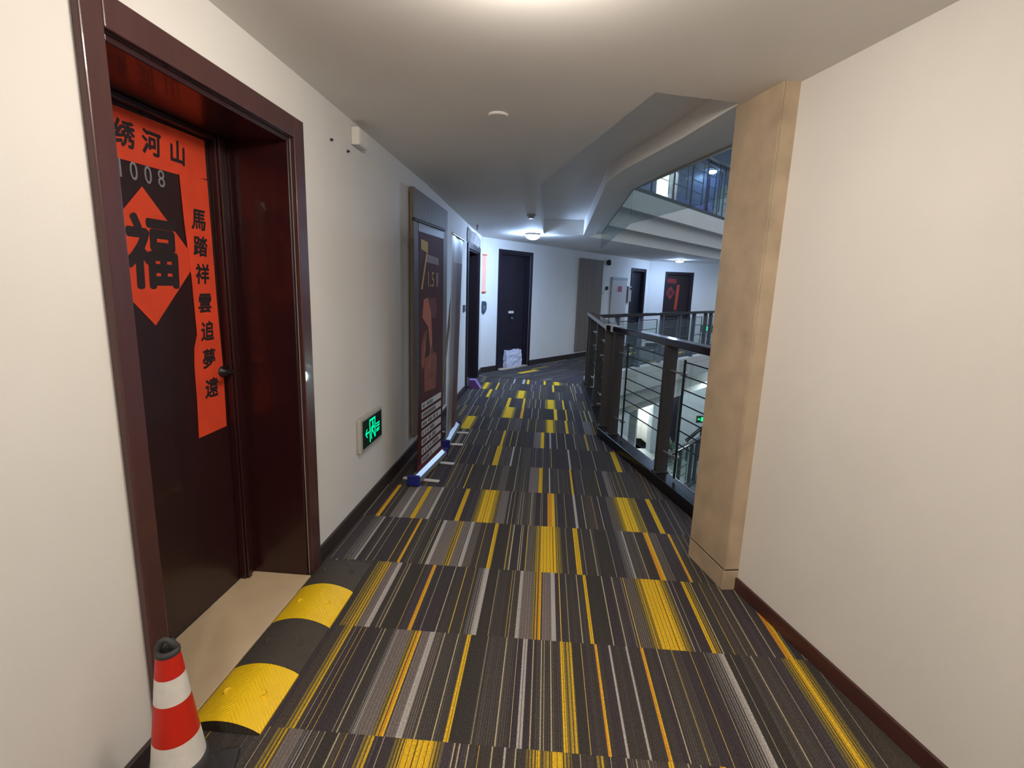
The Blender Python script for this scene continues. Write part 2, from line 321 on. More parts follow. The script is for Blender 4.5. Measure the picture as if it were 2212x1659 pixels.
def row_cells(feats, n0, n1, dn, rnd, dens):
    cells = []
    n = n0; N = int((n1 - n0) / dn)
    tone = CHAR; left = 0; stripe = False
    lo = min([f[0] for f in feats] or [9]); hi = max([f[1] for f in feats] or [9])
    for i in range(N):
        x = n0 + (i + 0.5) * dn
        if left <= 0:
            tone = rnd.choice([CHAR, CHAR, PURP, PURP, BRWN]); left = rnd.uniform(0.03, 0.12); stripe = rnd.random() < 0.35
        left -= dn
        c = tone
        if stripe and ((x / 0.0085) % 1 < 0.3): c = tuple(v + 17 for v in tone)
        k = rnd.uniform(0.92, 1.08)
        c = tuple(v * k for v in c)
        if not (lo <= x <= hi) and rnd.random() < dens * min(dn, 0.004):
            c = rnd.choice([LINE, LINE, LINE, YELL])
        if not (lo <= x <= hi) and rnd.random() < 0.006: pass
        cells.append([n0 + i * dn, n0 + (i + 1) * dn, c])
    for a, b, t in feats:
        if t == 'l': m_ = (a + b) / 2; a, b = m_ - 0.0013, m_ + 0.0013
        hit = [q for q in cells if q[1] > a + dn * 0.4 and q[0] < b - dn * 0.4]
        if not hit and cells:
            mid = (a + b) / 2
            hit = [q for q in cells if q[0] <= mid < q[1]]
        m = len(hit)
        lc = LINE if rnd.random() < 0.8 else (196, 168, 74)
        for j, q in enumerate(hit):
            u = (j + 0.5) / max(1, m); w = rnd.uniform(0.96, 1.04)
            x = (q[0] + q[1]) / 2; ph = lambda per: ((x - a) / per) % 1
            if t == 'l': col = lc
            elif t == 'y': col = YELL if ph(0.009) > 0.2 or dn > 0.003 else YDRK
            elif t == 'o': col = ORNG if u < 0.6 else YELL
            elif t == 'w': col = WHIT
            elif t == 'g': col = tuple(v * (0.94 + 0.12 * (ph(0.012) < 0.5)) for v in GRYB)
            elif t == 'd': col = (62, 58, 55)
            elif t == 's':
                on = ph(0.009) < 0.4 or u > 0.78
                col = tuple(66 + (v - 66) * (0.3 + 0.65 * u) for v in WHIT) if on else (72, 66, 65)
            elif t == 'h': col = (112, 104, 97) if ph(0.008) < 0.4 else (74, 67, 64)
            elif t == 'F':
                on = ph(0.0125) < 0.55
                col = tuple(74 + (v - 74) * (0.35 + 0.65 * u) for v in YELL) if on else (92, 80, 54)
            elif t == 'Y':
                edge = min(u, 1 - u) * m * dn
                if edge < 0.034:
                    g = 0.2 + 0.7 * edge / 0.034
                    col = tuple(70 + (v - 70) * g for v in YELL) if ph(0.0105) < 0.62 else (78, 68, 52)
                else: col = YDRK if ph(0.0175) < 0.13 and dn < 0.003 else YELL
            q[2] = tuple(v * w for v in col)
    return cells

class Carpet(MB):
    def __init__(self): super().__init__(); self.c = []
    def strip(self, pts, col): self.face(pts); self.c.append(lin(tuple(min(255, max(0, v)) for v in col)))

ALPH = -0.00976447
TE = Vector((math.sin(ALPH), math.cos(ALPH), 0)); TN = Vector((math.cos(ALPH), -math.sin(ALPH), 0))
def bound(x): return 7.83 - 0.21 * (x + 0.9)          # where the tile direction changes
def ymax(x):
    if x < 0.60: return bound(x)
    if x < 1.10: return 3.07 + (0.945 - x) / 0.445 * 1.73 + 0.35
    return 2.6
cp = Carpet()
for k in range(-8, 14):
    rnd = random.Random(100 + k)
    ya, yb = 0.829 + 0.5 * k, 1.329 + 0.5 * k
    dn = 0.002 if -2 < k < 7 else 0.005
    feats = FEAT.get(k, [])
    for a, b, col in row_cells(feats, -1.16, 1.15 if ya > 1.8 else 1.9, dn, rnd, 14):
        xm = (a + b) / 2; y1 = min(yb, ymax(xm))
        if y1 <= ya + 0.002: continue
        cp.strip([TN * a + TE * ya, TN * b + TE * ya, TN * b + TE * y1, TN * a + TE * y1], col)
# far corridor: tiles turned along the far wall
rnd0 = random.Random(5)
for k in range(-3, 16):
    rnd = random.Random(300 + k)
    fe = []
    if k % 2 == 1:
        a = (0.35, 1.05, 0.6, 1.3)[(k // 2) % 4]; fe.append((a, a + 0.15, 'Y'))
    for q in range(4):
        a = rnd.uniform(0.0, 1.8); fe.append((a, a + 0.03, rnd.choice('whgh')))
    for a, b, col in row_cells(fe, -0.02, 1.95, 0.012, rnd, 5):
        tm = (a + b) / 2; s0, s1 = k * 0.5, k * 0.5 + 0.5
        # start of the turned zone along this strip
        P = FA(0, tm, 0); D = FA.d
        sb = (bound(P.x) - P.y - 0.0) / (D.y + 0.21 * D.x)
        s0 = max(s0, sb)
        if s1 <= s0 + 0.002: continue
        if FA(s0, tm, 0).x > 0.56 and (FA(s0, tm, 0) - FE.p).dot(FE.n) > -0.10: continue
        cp.strip([FA(s0, b, 0), FA(s1, b, 0), FA(s1, a, 0), FA(s0, a, 0)], col)
# a tile turned along the right wall, bottom right
T3 = Fr(1.0, 1.32, 0.267, -0.964)
rnd = random.Random(41)
for k in range(0, 2):
    for a, b, col in row_cells([(0.02, 0.028, 'l'), (0.09, 0.12, 'F'), (0.2, 0.204, 'l'), (-0.20, -0.18, 'o')], -0.30, 0.30, 0.002, rnd, 16):
        off = 0.02 * (a > 0)
        cp.strip([T3(0.5 * k, a, 0.0012), T3(0.5 * k, b, 0.0012), T3(0.5 * k + 0.5, b, 0.0012), T3(0.5 * k + 0.5, a, 0.0012)], col)
# tile backing, slab under the carpet
nf = len(cp.f)
cp.prism(NEARP, -0.6, -0.004)
cp.prism(far_poly(0.0), -0.28, -0.0045)
cp.prism(far_poly(0.12), -0.56, -0.28)
cp.prism(far_poly(0.24), -0.74, -0.56)
for q in range(nf, len(cp.f)): cp.m[q] = 1
m_c = bpy.data.materials.new('carpet_tiles'); m_c.use_nodes = True
nt = m_c.node_tree; bs = nt.nodes['Principled BSDF']; bs.inputs['Roughness'].default_value = 0.95
bs.inputs['Specular IOR Level'].default_value = 0.1
at = nt.nodes.new('ShaderNodeAttribute'); at.attribute_name = 'tuft'
tc = nt.nodes.new('ShaderNodeTexCoord'); nz = nt.nodes.new('ShaderNodeTexNoise'); nz.inputs['Scale'].default_value = 260
mp = nt.nodes.new('ShaderNodeMapping'); mp.inputs['Scale'].default_value = (1, 0.45, 1)
nt.links.new(tc.outputs['Object'], mp.inputs['Vector']); nt.links.new(mp.outputs['Vector'], nz.inputs['Vector'])
mr = nt.nodes.new('ShaderNodeMapRange'); mr.inputs[1].default_value = 0.3; mr.inputs[2].default_value = 0.7
mr.inputs[3].default_value = 0.72; mr.inputs[4].default_value = 1.28
nt.links.new(nz.outputs['Fac'], mr.inputs[0])
mx = nt.nodes.new('ShaderNodeVectorMath'); mx.operation = 'MULTIPLY'
nt.links.new(at.outputs['Color'], mx.inputs[0]); nt.links.new(mr.outputs[0], mx.inputs[1])
nt.links.new(mx.outputs[0], bs.inputs['Base Color'])
bp = nt.nodes.new('ShaderNodeBump'); bp.inputs['Strength'].default_value = 0.35; bp.inputs['Distance'].default_value = 0.003
nt.links.new(nz.outputs['Fac'], bp.inputs['Height']); nt.links.new(bp.outputs['Normal'], bs.inputs['Normal'])
fl = cp.build('floor', [m_c, M_BEAM], origin=(0, 0, 0))
ca = fl.data.color_attributes.new('tuft', 'FLOAT_COLOR', 'CORNER')
for p in fl.data.polygons:
    col = cp.c[p.index] if p.index < nf else (0.5, 0.5, 0.5)
    for li in p.loop_indices: ca.data[li].color = (*col, 1)
struct(fl)
# ------------------------------------------------------------------ walls
def wall(name, F, s0, s1, th, z0, z1, ops=(), m=None):
    """wall slab behind its face t = 0 with door openings (s0, s1, top)"""
    b = MB(); s = s0
    for a, e, zt in sorted(ops):
        b.fbox(F, s, a, -th, 0, z0, z1); b.fbox(F, a, e, -th, 0, zt, z1); s = e
    b.fbox(F, s, s1, -th, 0, z0, z1)
    return struct(b.build(name, m or M_WALL))

# near door 1.277..2.160, far-left door 6.62..7.72
wall('wall_left', LW, -3, 8.12, 0.34, -0.3, 2.42, [(1.252, 2.165, 1.975), (6.66, 7.66, 1.87)])
wall('wall_right', RW, 0, 5.6, 0.16, -0.3, 2.42)
b = MB(); b.box(-1.5, 2.9, -3.1, -2.95, -0.2, 2.42); struct(b.build('back_light_stop', M_WALL))  # added unseen end wall, keeps world light out of the corridor
wall('wall_far', FA, 0, 6.27, 0.30, -0.1, 2.6, [(0.43, 1.29, 1.95), (5.26, 6.0, 1.89)])
wall('wall_end', FB, 0, 7.5, 0.30, -0.1, 2.6, [(0.44, 1.12, 1.86)])

b = MB()
b.fbox(LW, -3, 1.19, 0, 0.015, 0, 0.075)
b.fbox(LW, 2.24, 6.58, 0, 0.015, 0, 0.085); b.fbox(LW, 7.74, 8.1, 0, 0.015, 0, 0.085)
struct(b.build('baseboard_left', M_BASED, bevel=0.002))
b = MB(); b.fbox(RW, 0.0, 5.4, 0, 0.013, 0, 0.066); struct(b.build('baseboard_right', M_BASE, bevel=0.002))
b = MB(); b.fbox(FA, 0, 0.385, 0, 0.015, 0, 0.09); b.fbox(FA, 1.335, 5.2, 0, 0.015, 0, 0.09)
b.fbox(FB, 0.03, 0.36, 0, 0.015, 0, 0.09); b.fbox(FB, 1.18, 7, 0, 0.015, 0, 0.09)
struct(b.build('baseboard_far', M_BASED))

NEARC = [(-1.5, -3), (2.75, -3), (1.30, 2.2), (1.05, 3.15), (0.64, 4.62), (0.64, 7.45), (-1.5, 7.45)]
# ------------------------------------------------------------------ ceiling, recess and beam round the void
b = MB()
def cf(pts, dz=0.0): b.face([(x, y, zc(y) + dz) for x, y in pts])
cf([(-1.4, -3.05), (-1.4, 2.42), (0.40, 2.42), (0.80, 2.54), (1.30, 2.46), (2.8, -3.05)])
ZR = 2.345                                           # top of the recess
edge = [(0.40, 2.42), (-0.16, 4.45), (-0.16, 6.0), (-0.16, 7.45)]
for (xa, ya), (xb, yb) in zip(edge, edge[1:]):
    cf([(-1.4, ya), (-1.4, yb), (xb, yb), (xa, ya)])
c_ = [(0.80, 2.54), (0.679, 3.095), (0.465, 3.882), (0.388, 4.30), (0.395, 5.1), (0.399, 7.452)]
e_ = [(1.24, 2.46), (1.06, 3.11), (0.84, 3.90), (0.64, 4.62), (0.64, 5.1), (0.64, 7.45)]
d_ = [(0.96, 2.52), (0.81, 3.10), (0.645, 3.87), (0.55, 4.50), (0.56, 5.1), (0.56, 7.45)]
for i in range(5):
    cf([c_[i], c_[i + 1], d_[i + 1], d_[i]]); cf([d_[i], d_[i + 1], e_[i + 1], e_[i]], 0.02)
    x0, x1 = d_[i], d_[i + 1]
    b.face([(x0[0], x0[1], zc(x0[1])), (x1[0], x1[1], zc(x1[1])), (x1[0], x1[1], zc(x1[1]) + 0.02), (x0[0], x0[1], zc(x0[1]) + 0.02)])
    b.face([(*c_[i], zc(c_[i][1])), (*c_[i + 1], zc(c_[i + 1][1])), (*c_[i + 1], ZR), (*c_[i], ZR)])
    b.face([(*e_[i], zc(e_[i][1]) + 0.02), (*e_[i + 1], zc(e_[i + 1][1]) + 0.02), (*e_[i + 1], 2.45), (*e_[i], 2.45)])
for (xa, ya), (xb, yb) in zip(edge, edge[1:]):
    b.face([(xa, ya, zc(ya)), (xa, ya, ZR), (xb, yb, ZR), (xb, yb, zc(yb))])
b.face([(0.40, 2.42, 2.24), (0.80, 2.54, 2.24), (0.80, 2.54, ZR), (0.40, 2.42, ZR)])
b.face([(x, y, ZR) for x, y in edge] + [(x, y, ZR) for x, y in reversed(c_)])
nceil = len(b.f)
b.prism(far_poly(0.24), 2.14, 2.33)
for q in range(len(b.f) - 1, nceil - 1, -1): b.m[q] = 0
b.prism(NEARC, 2.44, 2.87)                       # the floor above
b.prism(far_poly(0.12), 2.33, 2.60); b.prism(far_poly(0.0), 2.60, 2.88)
for q in range(nceil + 0, len(b.f)): b.m[q] = 1
b.m[nceil] = 0
struct(b.build('ceiling', [M_CEIL, M_BEAM], origin=(0, 3, 2.2)))

# storeys above and below that the void shows
UP, DN = 2.88, -2.85
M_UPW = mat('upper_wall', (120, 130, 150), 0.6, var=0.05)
M_UPDARK = mat('dark_blue_cladding', (92, 100, 132), 0.35, var=0.35, vscale=3.0)
M_LOWW = mat('lower_wall', (190, 194, 200), 0.7, var=0.03)
M_LFLOOR = mat('lower_floor_tiles', (140, 148, 146), 0.35, var=0.08, vscale=2)
wall('wall_upper', FA, 0, 6.25, 0.3, UP, 5.25, [], M_UPW)
wall('wall_upper_side', FB, -0.25, -0.02, 0.1, UP, 5.25, [], M_UPW)
wall('wall_upper_end', FB, 0.40, 7.5, 0.3, UP, 5.25, [], M_UPW)
b = MB(); b.prism([(-1.5, 7.45), (0.64, 7.45), (6.5, 15.2), (9.5, 19), (-1.5, 19)], 5.1, 5.3)
b.prism([(-1.5, -3.1), (1.9, -3.1), (1.9, 2.2), (0.64, 7.45), (-1.5, 7.45)], 5.1, 5.3)
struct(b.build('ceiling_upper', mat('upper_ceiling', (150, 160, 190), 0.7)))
wall('wall_lower', FA, 0, 6.25, 0.3, DN, -0.7, [(5.75, 6.2, -1.0)], M_LOWW)
wall('wall_lower_end', FB, 0.0, 7.5, 0.3, DN, -0.7, [(0.0, 0.40, -1.25), (0.80, 1.12, -1.25)], M_LOWW)
b = MB(); b.prism(far_poly(0.0), DN - 0.3, DN); b.prism(NEARP, DN - 0.3, DN)
b.prism(far_poly(0.14), DN - 0.6, DN - 0.3)
b.prism([(-2, -3), (12, -3), (12, 20), (-2, 20)], -6.2, -6.0)
struct(b.build('floor_lower', M_LFLOOR, origin=(0, 8, DN)))
b = MB(); b.box(9.0, 9.2, -3, 20, -6, 5.7); b.box(1.4, 9.2, -3.1, -2.95, -6, 5.7)
struct(b.build('wall_void', M_LOWW))

# added glowing panel, out of view, brightens the void
b = MB(); b.prism([(1.9, -3.1), (9.2, -3.1), (9.2, 18.6), (6.5, 15.2), (0.64, 7.45), (1.9, 2.2)], 5.45, 5.5)
struct(b.build('fill_panel_1', emit('void_fill_glow', (0.76, 0.87, 1.0), 1.35)))
# ------------------------------------------------------------------ stone pillar at the end of the right wall
PL = Fr(0.880, 2.286, -0.08, 0.314)              # its left face, s runs away from us
P0 = PL.p
def pil(z0, z1, g=0.0):
    q = [(0.880 - g * 0.8, 2.286 - g), (0.953, 2.300 - g), (1.12, 2.34), (1.00, 2.66), (0.801 - g, 2.600)]
    return q, z0, z1
t = thing('stone_pillar', 'beige marble clad pillar at the near end of the railing', 'pillar', (0.93, 2.45, 0))
b = MB(); q, z0, z1 = pil(0.105, 2.245); b.prism(q, z0, z1); o = b.build('cladding', M_STONE, t, bevel=0.006)
b = MB(); q, z0, z1 = pil(0.0, 0.100); b.prism(q, z0, z1); b.build('skirting', M_STONE, t, bevel=0.003)
b = MB(); q, z0, z1 = pil(0.099, 0.106); q = [(0.93 + (x - 0.93) * 0.96, 2.45 + (y - 2.45) * 0.975) for x, y in q]; b.prism(q, z0, z1); b.build('joint', M_BLACK, t)
b = MB(); b.fbox(PL, -0.004, 0.012, 0.0005, 0.0045, 0.106, 2.243)
b.build('corner_trim', M_STONE, t, bevel=0.002)

# ------------------------------------------------------------------ doors
def door(name, F, s0, s1, zt, cas=0.075, rec=0.12, m=M_FDOOR, mleaf=None, sill=M_SILL, proud=0.018, mcase=None, cas0=None):
    cas0 = cas if cas0 is None else cas0
    root = bpy.data.objects.new(name, None); C.objects.link(root); root.location = F((s0 + s1) / 2, 0, 0)
    struct(root)
    b = MB()
    b.fbox(F, s0 - cas0, s0, 0.0005, proud, 0, zt + cas); b.fbox(F, s1, s1 + cas, 0.0005, proud, 0, zt + cas)
    b.fbox(F, s0, s1, 0.0005, proud, zt, zt + cas)
    if mcase:
        b.build('casing', mcase, root, bevel=0.004); b = MB()
    b.fbox(F, s0, s0 + 0.02, -rec, 0.0004, 0, zt); b.fbox(F, s1 - 0.02, s1, -rec, 0.0004, 0, zt)
    b.fbox(F, s0 + 0.02, s1 - 0.02, -rec, 0.0004, zt - 0.02, zt)
    b.build('frame', m, root, bevel=0.004)
    b = MB(); b.fbox(F, s0 + 0.02, s1 - 0.02, -rec - 0.04, -rec + 0.002, 0.012, zt - 0.02)
    b.build('door_leaf', mleaf or m, root, bevel=0.003)
    if sill:
        b = MB(); b.fbox(F, s0 + 0.021, s1 - 0.021, -rec + 0.002, 0.035, 0.0005, 0.012); b.build('threshold', sill, root)
    return root

# door_1: the big one on the left, deep reveal
d1 = door('door_1', LW, 1.257, 2.16, 1.97, cas=0.082, cas0=0.066, rec=0.295, m=M_WOOD, mleaf=M_LEAF, sill=None, proud=0.022, mcase=mat('casing_wood_lit', (74, 44, 43), 0.3, var=0.12, vscale=5, stretch=(6, 6, 0.5), coat=0.25))  # casing is the door wood lightened, reflected wall light put into its colour
b = MB(); b.fbox(LW, 1.278, 2.139, -0.292, 0.017, 0.0005, 0.010); b.build('threshold', M_SILL, d1, bevel=0.002)
b = MB()                                              # inner jamb and stop on the far side
b.fbox(LW, 2.068, 2.139, -0.293, -0.262, 0.010, 1.95); b.fbox(LW, 2.075, 2.10, -0.262, -0.250, 0.010, 1.948)
b.fbox(LW, 1.278, 2.068, -0.293, -0.262, 1.93, 1.95)
b.build('door_stop', M_WOOD, d1, bevel=0.004)
b = MB()
b.lathe(LW(2.046, -0.293, 1.0), [(0.024, 0), (0.024, 0.01), (0.011, 0.014), (0.011, 0.05)], 16, axis=LW.n)
b.tube(LW(2.046, -0.246, 1.0), LW(1.985, -0.242, 1.0), 0.009)
b.build('door_handle', M_BLACK, d1)
b = MB(); 
for ch, s_ in (('1', 1.622), ('0', 1.676), ('0', 1.737), ('8', 1.797)): text_mb(b, ch, 0.084, LW(s_, -0.2915, 1.733), LW.d, (0, 0, 1), thick=0.001, sx=0.85)
b.build('room_number', M_SILVER, d1)['label'] = 'silver room number'

# door_2: further down the left wall, with bare plaster above
d2 = door('door_2', LW, 6.67, 7.65, 1.865, cas=0.07, rec=0.16, m=M_FDOOR, proud=0.02, sill=None)
b = MB()
random.seed(3)
pts = [(6.56, 2.05), (6.60, 2.118), (6.9, 2.10), (7.3, 2.115), (7.74, 2.06), (7.74, 1.94), (7.6, 1.955), (7.3, 1.945), (7.0, 1.95), (6.75, 1.942), (6.56, 1.945)]
for i in range(len(pts)):
    p, q = pts[i], pts[(i + 1) % len(pts)]
    b.face([LW(p[0], 0.0, p[1]), LW(q[0], 0.0, q[1]), LW(q[0], 0.012, q[1]), LW(p[0], 0.012, p[1])])
b.face([LW(s, 0.012, z) for s, z in reversed(pts)])
struct(b.build('trim_1', mat('bare_plaster', (150, 146, 142), 0.9, var=0.3, vscale=14, bump=0.6, bscale=30)))

# door_3: facing the corridor on the far wall
d3 = door('door_3', FA, 0.45, 1.27, 1.935, cas=0.055, rec=0.06, m=M_FDOOR, proud=0.015)
b = MB(); b.fbox(FA, 0.76, 0.90, -0.057, -0.050, 0.945, 0.985); b.build('door_label', M_WHITE, d3)['label'] = 'small white label on the door'
b = MB(); b.fbox(FA, 0.80, 0.87, -0.058, -0.045, 0.80, 0.935); b.build('lock_plate', M_BLACK, d3, bevel=0.004)
b = MB(); b.lathe(FA(0.838, -0.045, 0.86), [(0.016, 0), (0.016, 0.012), (0.010, 0.03)], 12, axis=FA.n); b.build('door_handle', M_STEEL, d3)
# door_4: dark door past the fire cabinet
d4 = door('door_4', FA, 5.28, 5.98, 1.87, cas=0.055, rec=0.10, m=M_FDOOR, mleaf=mat('night_leaf', (20, 15, 28), 0.5), proud=0.02)
# door_5: with red papers, facing us at the end
d5 = door('door_5', FB, 0.455, 1.105, 1.845, cas=0.05, rec=0.06, m=mat('dusk_frame', (30, 20, 26), 0.5), mleaf=mat('dusk_leaf', (34, 18, 22), 0.5), proud=0.008)

# ------------------------------------------------------------------ papers on the near door
def paper(name, F, poly, t, m, th=0.0012):
    b = MB(); n = len(poly)
    b.face([F(s, t + th, z) for s, z in poly], 0); b.face([F(s, t, z) for s, z in reversed(poly)], 0)
    for i in range(n):
        p, q = poly[i], poly[(i + 1) % n]
        b.face([F(p[0], t, p[1]), F(q[0], t, q[1]), F(q[0], t + th, q[1]), F(p[0], t + th, p[1])], 0)
    return b
TL = -0.2925
b = paper('p', LW, [(1.38, 1.755), (1.895, 1.765), (2.045, 1.78), (2.046, 1.925), (1.38, 1.912)], TL, 0)
for ch, s in (('锦', 1.53), ('绣', 1.652), ('河', 1.768), ('山', 1.890)):
    text_mb(b, ch, 0.086, LW(s, TL + 0.0012, 1.842), LW.d, (0, 0, 1), lift=0.0006, mi=1, bold=0.0028, shear=0.10)
tag(b.build('door_scroll', [M_ORANGE, M_INK]), 'orange-red paper banner reading across the top of the near door', 'paper banner', 'papers on the near door')
strip = [(1.888, 1.775), (2.044, 1.775), (2.048, 1.30), (2.056, 1.0), (2.050, 0.758), (1.873, 0.755), (1.880, 0.90), (1.882, 1.05), (1.890, 1.12), (1.912, 1.17), (1.908, 1.39), (1.893, 1.6)]
b = paper('p', LW, list(reversed(strip)), TL + 0.0016, 0)
for ch, z, sz in (('馬', 1.615, .085), ('踏', 1.515, .082), ('祥', 1.408, .082), ('雲', 1.292, .082), ('追', 1.181, .082), ('夢', 1.068, .082), ('遠', 0.945, .085)):
    text_mb(b, ch, sz, LW(1.972, TL + 0.0028, z), LW.d, (0, 0, 1), lift=0.0006, mi=1, bold=0.0025, shear=0.12)
tag(b.build('door_scroll', [M_ORANGE, M_INK]), 'long vertical orange-red couplet strip down the right side of the near door', 'paper banner', 'papers on the near door')
b = paper('p', LW, [(1.465, 1.455), (1.706, 1.222), (1.947, 1.455), (1.706, 1.690)], TL, 0)
text_mb(b, '福', 0.258, LW(1.728, TL + 0.0012, 1.475), LW.d, (0, 0, 1), lift=0.0006, mi=1, bold=0.0082, shear=0.05, sx=0.95)
tag(b.build('door_diamond', [M_ORANGE, M_INK]), 'orange-red paper diamond with one big black character on the near door', 'paper diamond')

# papers on the far door
TF = -0.0572
M_RPAPER = mat('red_paper', (124, 34, 30), 0.7, var=0.2, vscale=12)
b = paper('p', FB, [(0.50, 1.62), (0.74, 1.61), (0.74, 1.72), (0.50, 1.73)], TF, 0)
tag(b.build('door_scroll', [M_RPAPER]), 'short red paper banner across the top of the door at the corridor end', 'paper banner', 'papers on the far door')
b = paper('p', FB, [(0.47, 1.38), (0.60, 1.20), (0.72, 1.38), (0.60, 1.54)], TF, 0)
text_mb(b, '福', 0.13, FB(0.60, TF + 0.0012, 1.375), FB.d, (0, 0, 1), lift=0.001, mi=1, bold=0.003)
tag(b.build('door_diamond', [M_RPAPER, M_INK]), 'red paper diamond on the door at the corridor end', 'paper diamond')
b = paper('p', FB, [(0.725, 0.95), (0.80, 0.95), (0.83, 1.58), (0.76, 1.58)], TF + 0.0014, 0)
tag(b.build('door_scroll', [mat('dim_orange_paper', (160, 56, 26), 0.7)]), 'narrow orange paper strip hanging down the door at the corridor end', 'paper banner', 'papers on the far door')
# ------------------------------------------------------------------ railings round the void
S2 = Fr(0.5, 4.80, 0, 1)
def isect(F1, t1, F2, t2):
    """crossing of two wall-parallel lines"""
    p = F1(0, t1, 0); q = F2(0, t2, 0); a = F1.d; c = F2.d
    det = a.x * (-c.y) - a.y * (-c.x)
    dx, dy = q.x - p.x, q.y - p.y
    k = (dx * (-c.y) - dy * (-c.x)) / det
    return (p.x + a.x * k, p.y + a.y * k)
xy = lambda v: (v.x, v.y)
def band(b, t0, t1, z0, z1, s_start=-0.2, mi=0, end=2.60):
    """prism that follows the slanted and the straight stretch"""
    b.prism([xy(SEG(s_start, t0, 0)), xy(SEG(s_start, t1, 0)), isect(SEG, t1, S2, t1), xy(S2(end, t1, 0)), xy(S2(end, t0, 0)), isect(SEG, t0, S2, t0)], z0, z1, mi)

b = MB(); band(b, 0.0, 0.125, 0.0005, 0.085)
struct(b.build('trim_2', M_GRANITE, bevel=0.004), 'black granite kerb under the near railing')
b = MB(); band(b, 0.1255, 0.138, 0.0005, 0.075)
struct(b.build('trim_3', M_WHITE))
b = MB(); b.fbox(FE, 0.02, 7.5, -0.15, -0.001, 0.0005, 0.12)
struct(b.build('trim_4', M_BEAM))

def post(root, F, s, z0, z1, t0=0.025, t1=0.115, w=0.04, m=None):
    b = MB(); b.fbox(F, s - w / 2, s + w / 2, t0, t1, z0, z1)
    b.fbox(F, s - w / 2 - 0.015, s + w / 2 + 0.015, t0 - 0.012, t1 + 0.008, z0, z0 + 0.008)
    return b.build('post', m or M_POST, root, bevel=0.004)
def panel(root, F, s0, s1, z0, tg, rods, glass=M_GLASS, zt=0.93, rod_r=0.005, upright=True, brackets=True, ps=None):
    b = MB(); b.fbox(F, s0 + 0.06, s1 - 0.06, tg, tg + 0.008, z0 + 0.13, z0 + zt)
    b.build('glass_panel', glass, root)
    tr = tg - 0.02
    if upright:
        b = MB(); b.fbox(F, s1 - 0.185, s1 - 0.172, tr - 0.004, tr + 0.008, z0 + 0.10, z0 + zt + 0.02); b.build('upright', M_ROD, root)
    for z in rods:
        b = MB(); b.tube(F(s0 + 0.03, tr, z0 + z), F(s1 - (0.172 if upright else 0.03), tr, z0 + z), rod_r, 8); b.build('rod', M_ROD, root)
    if brackets:
        for z in (0.25, 0.85):
            b = MB()
            b.tube(F(s1 - 0.015, 0.07, z0 + z), F(s1 - 0.16, tr, z0 + z), 0.008, 8)
            b.lathe(F(s1 - 0.165, tr - 0.01, z0 + z), [(0.016, 0), (0.016, 0.036)], 12, axis=F.n)
            b.build('bracket', M_STEEL, root)

r = thing('railing', 'dark railing with glass and rods from the marble pillar round the bend of the corridor', 'railing', SEG(0.6, 0.07, 0))
b = MB(); band(b, 0.020, 0.118, 1.028, 1.078); b.build('handrail', M_RAIL, r, bevel=0.008)
for F_, s_ in ((SEG, 1.62), (S2, 0.03)):
    b = MB(); b.fbox(F_, s_, s_ + 0.05, 0.017, 0.121, 1.025, 1.0805); b.build('joint_plate', M_WHITE, r)['label'] = 'pale joint plate at the rail corner'
ps = [-0.34, 0.60, 1.58]
for s in ps[1:]: post(r, SEG, s, 0.085, 1.029)
for s in (0.10, 0.95, 2.05, 2.45): post(r, S2, s, 0.085, 1.029, w=0.05)
ROWS = (0.36, 0.455, 0.55, 0.645, 0.745, 0.84, 0.935)
panel(r, SEG, -0.34, 0.60, 0, 0.105, ROWS); panel(r, SEG, 0.60, 1.58, 0, 0.105, ROWS)
for a, c in ((0.10, 0.95), (0.95, 2.05)): panel(r, S2, a, c, 0, 0.105, ROWS[1::2], brackets=True, upright=False)
for z in (0.30, 0.78):
    for s in (0.10, 0.95):
        b = MB(); b.tube(S2(s, 0.026, z), S2(s, -0.012, z), 0.008, 8); b.build('bracket', M_STEEL, r)

def far_railing(z0, label, glass, group=None, h=1.035, rows=(0.3, 0.5, 0.7, 0.86), pw=0.05, kerb=0.121):
    r = thing('railing', label, 'railing', FE(1.5, -0.07, z0 + 0.12), group)
    b = MB(); b.fbox(FE, -0.02, 6.6, -0.118, -0.02, z0 + h - 0.05, z0 + h); b.build('handrail', M_RAIL, r, bevel=0.006)
    ss = [0.76, 1.54, 2.35, 3.10, 3.80, 4.42, 4.72, 5.5]
    for s in ss: post(r, FE, s, z0 + kerb, z0 + h - 0.049, -0.07 - pw * 0.7, -0.07 + pw * 0.7, pw, mat('grey_post', (96, 97, 104), 0.5))
    for a, c in zip(ss, ss[1:]): panel(r, FE, a, c, z0 + 0.05, -0.06, rows, glass=glass, zt=0.84, upright=True, brackets=False, rod_r=0.007)
    return r
far_railing(0.0, 'dark glass railing across the void on this floor', M_GLASS)
far_railing(UP, 'glass railing of the upper floor above the stepped white beam', M_GLASS, pw=0.02, kerb=0.061)
far_railing(DN, 'glass railing of the floor below seen between the near posts', M_GLASS, kerb=0.061)
for z0, nm in ((UP, 'trim_5'), (DN, 'trim_6')):
    b = MB(); b.fbox(FE, 0.02, 7.5, -0.15, -0.001, z0 + 0.0005, z0 + 0.06)
    struct(b.build(nm, mat('dark_kerb', (70, 76, 80), 0.4)))

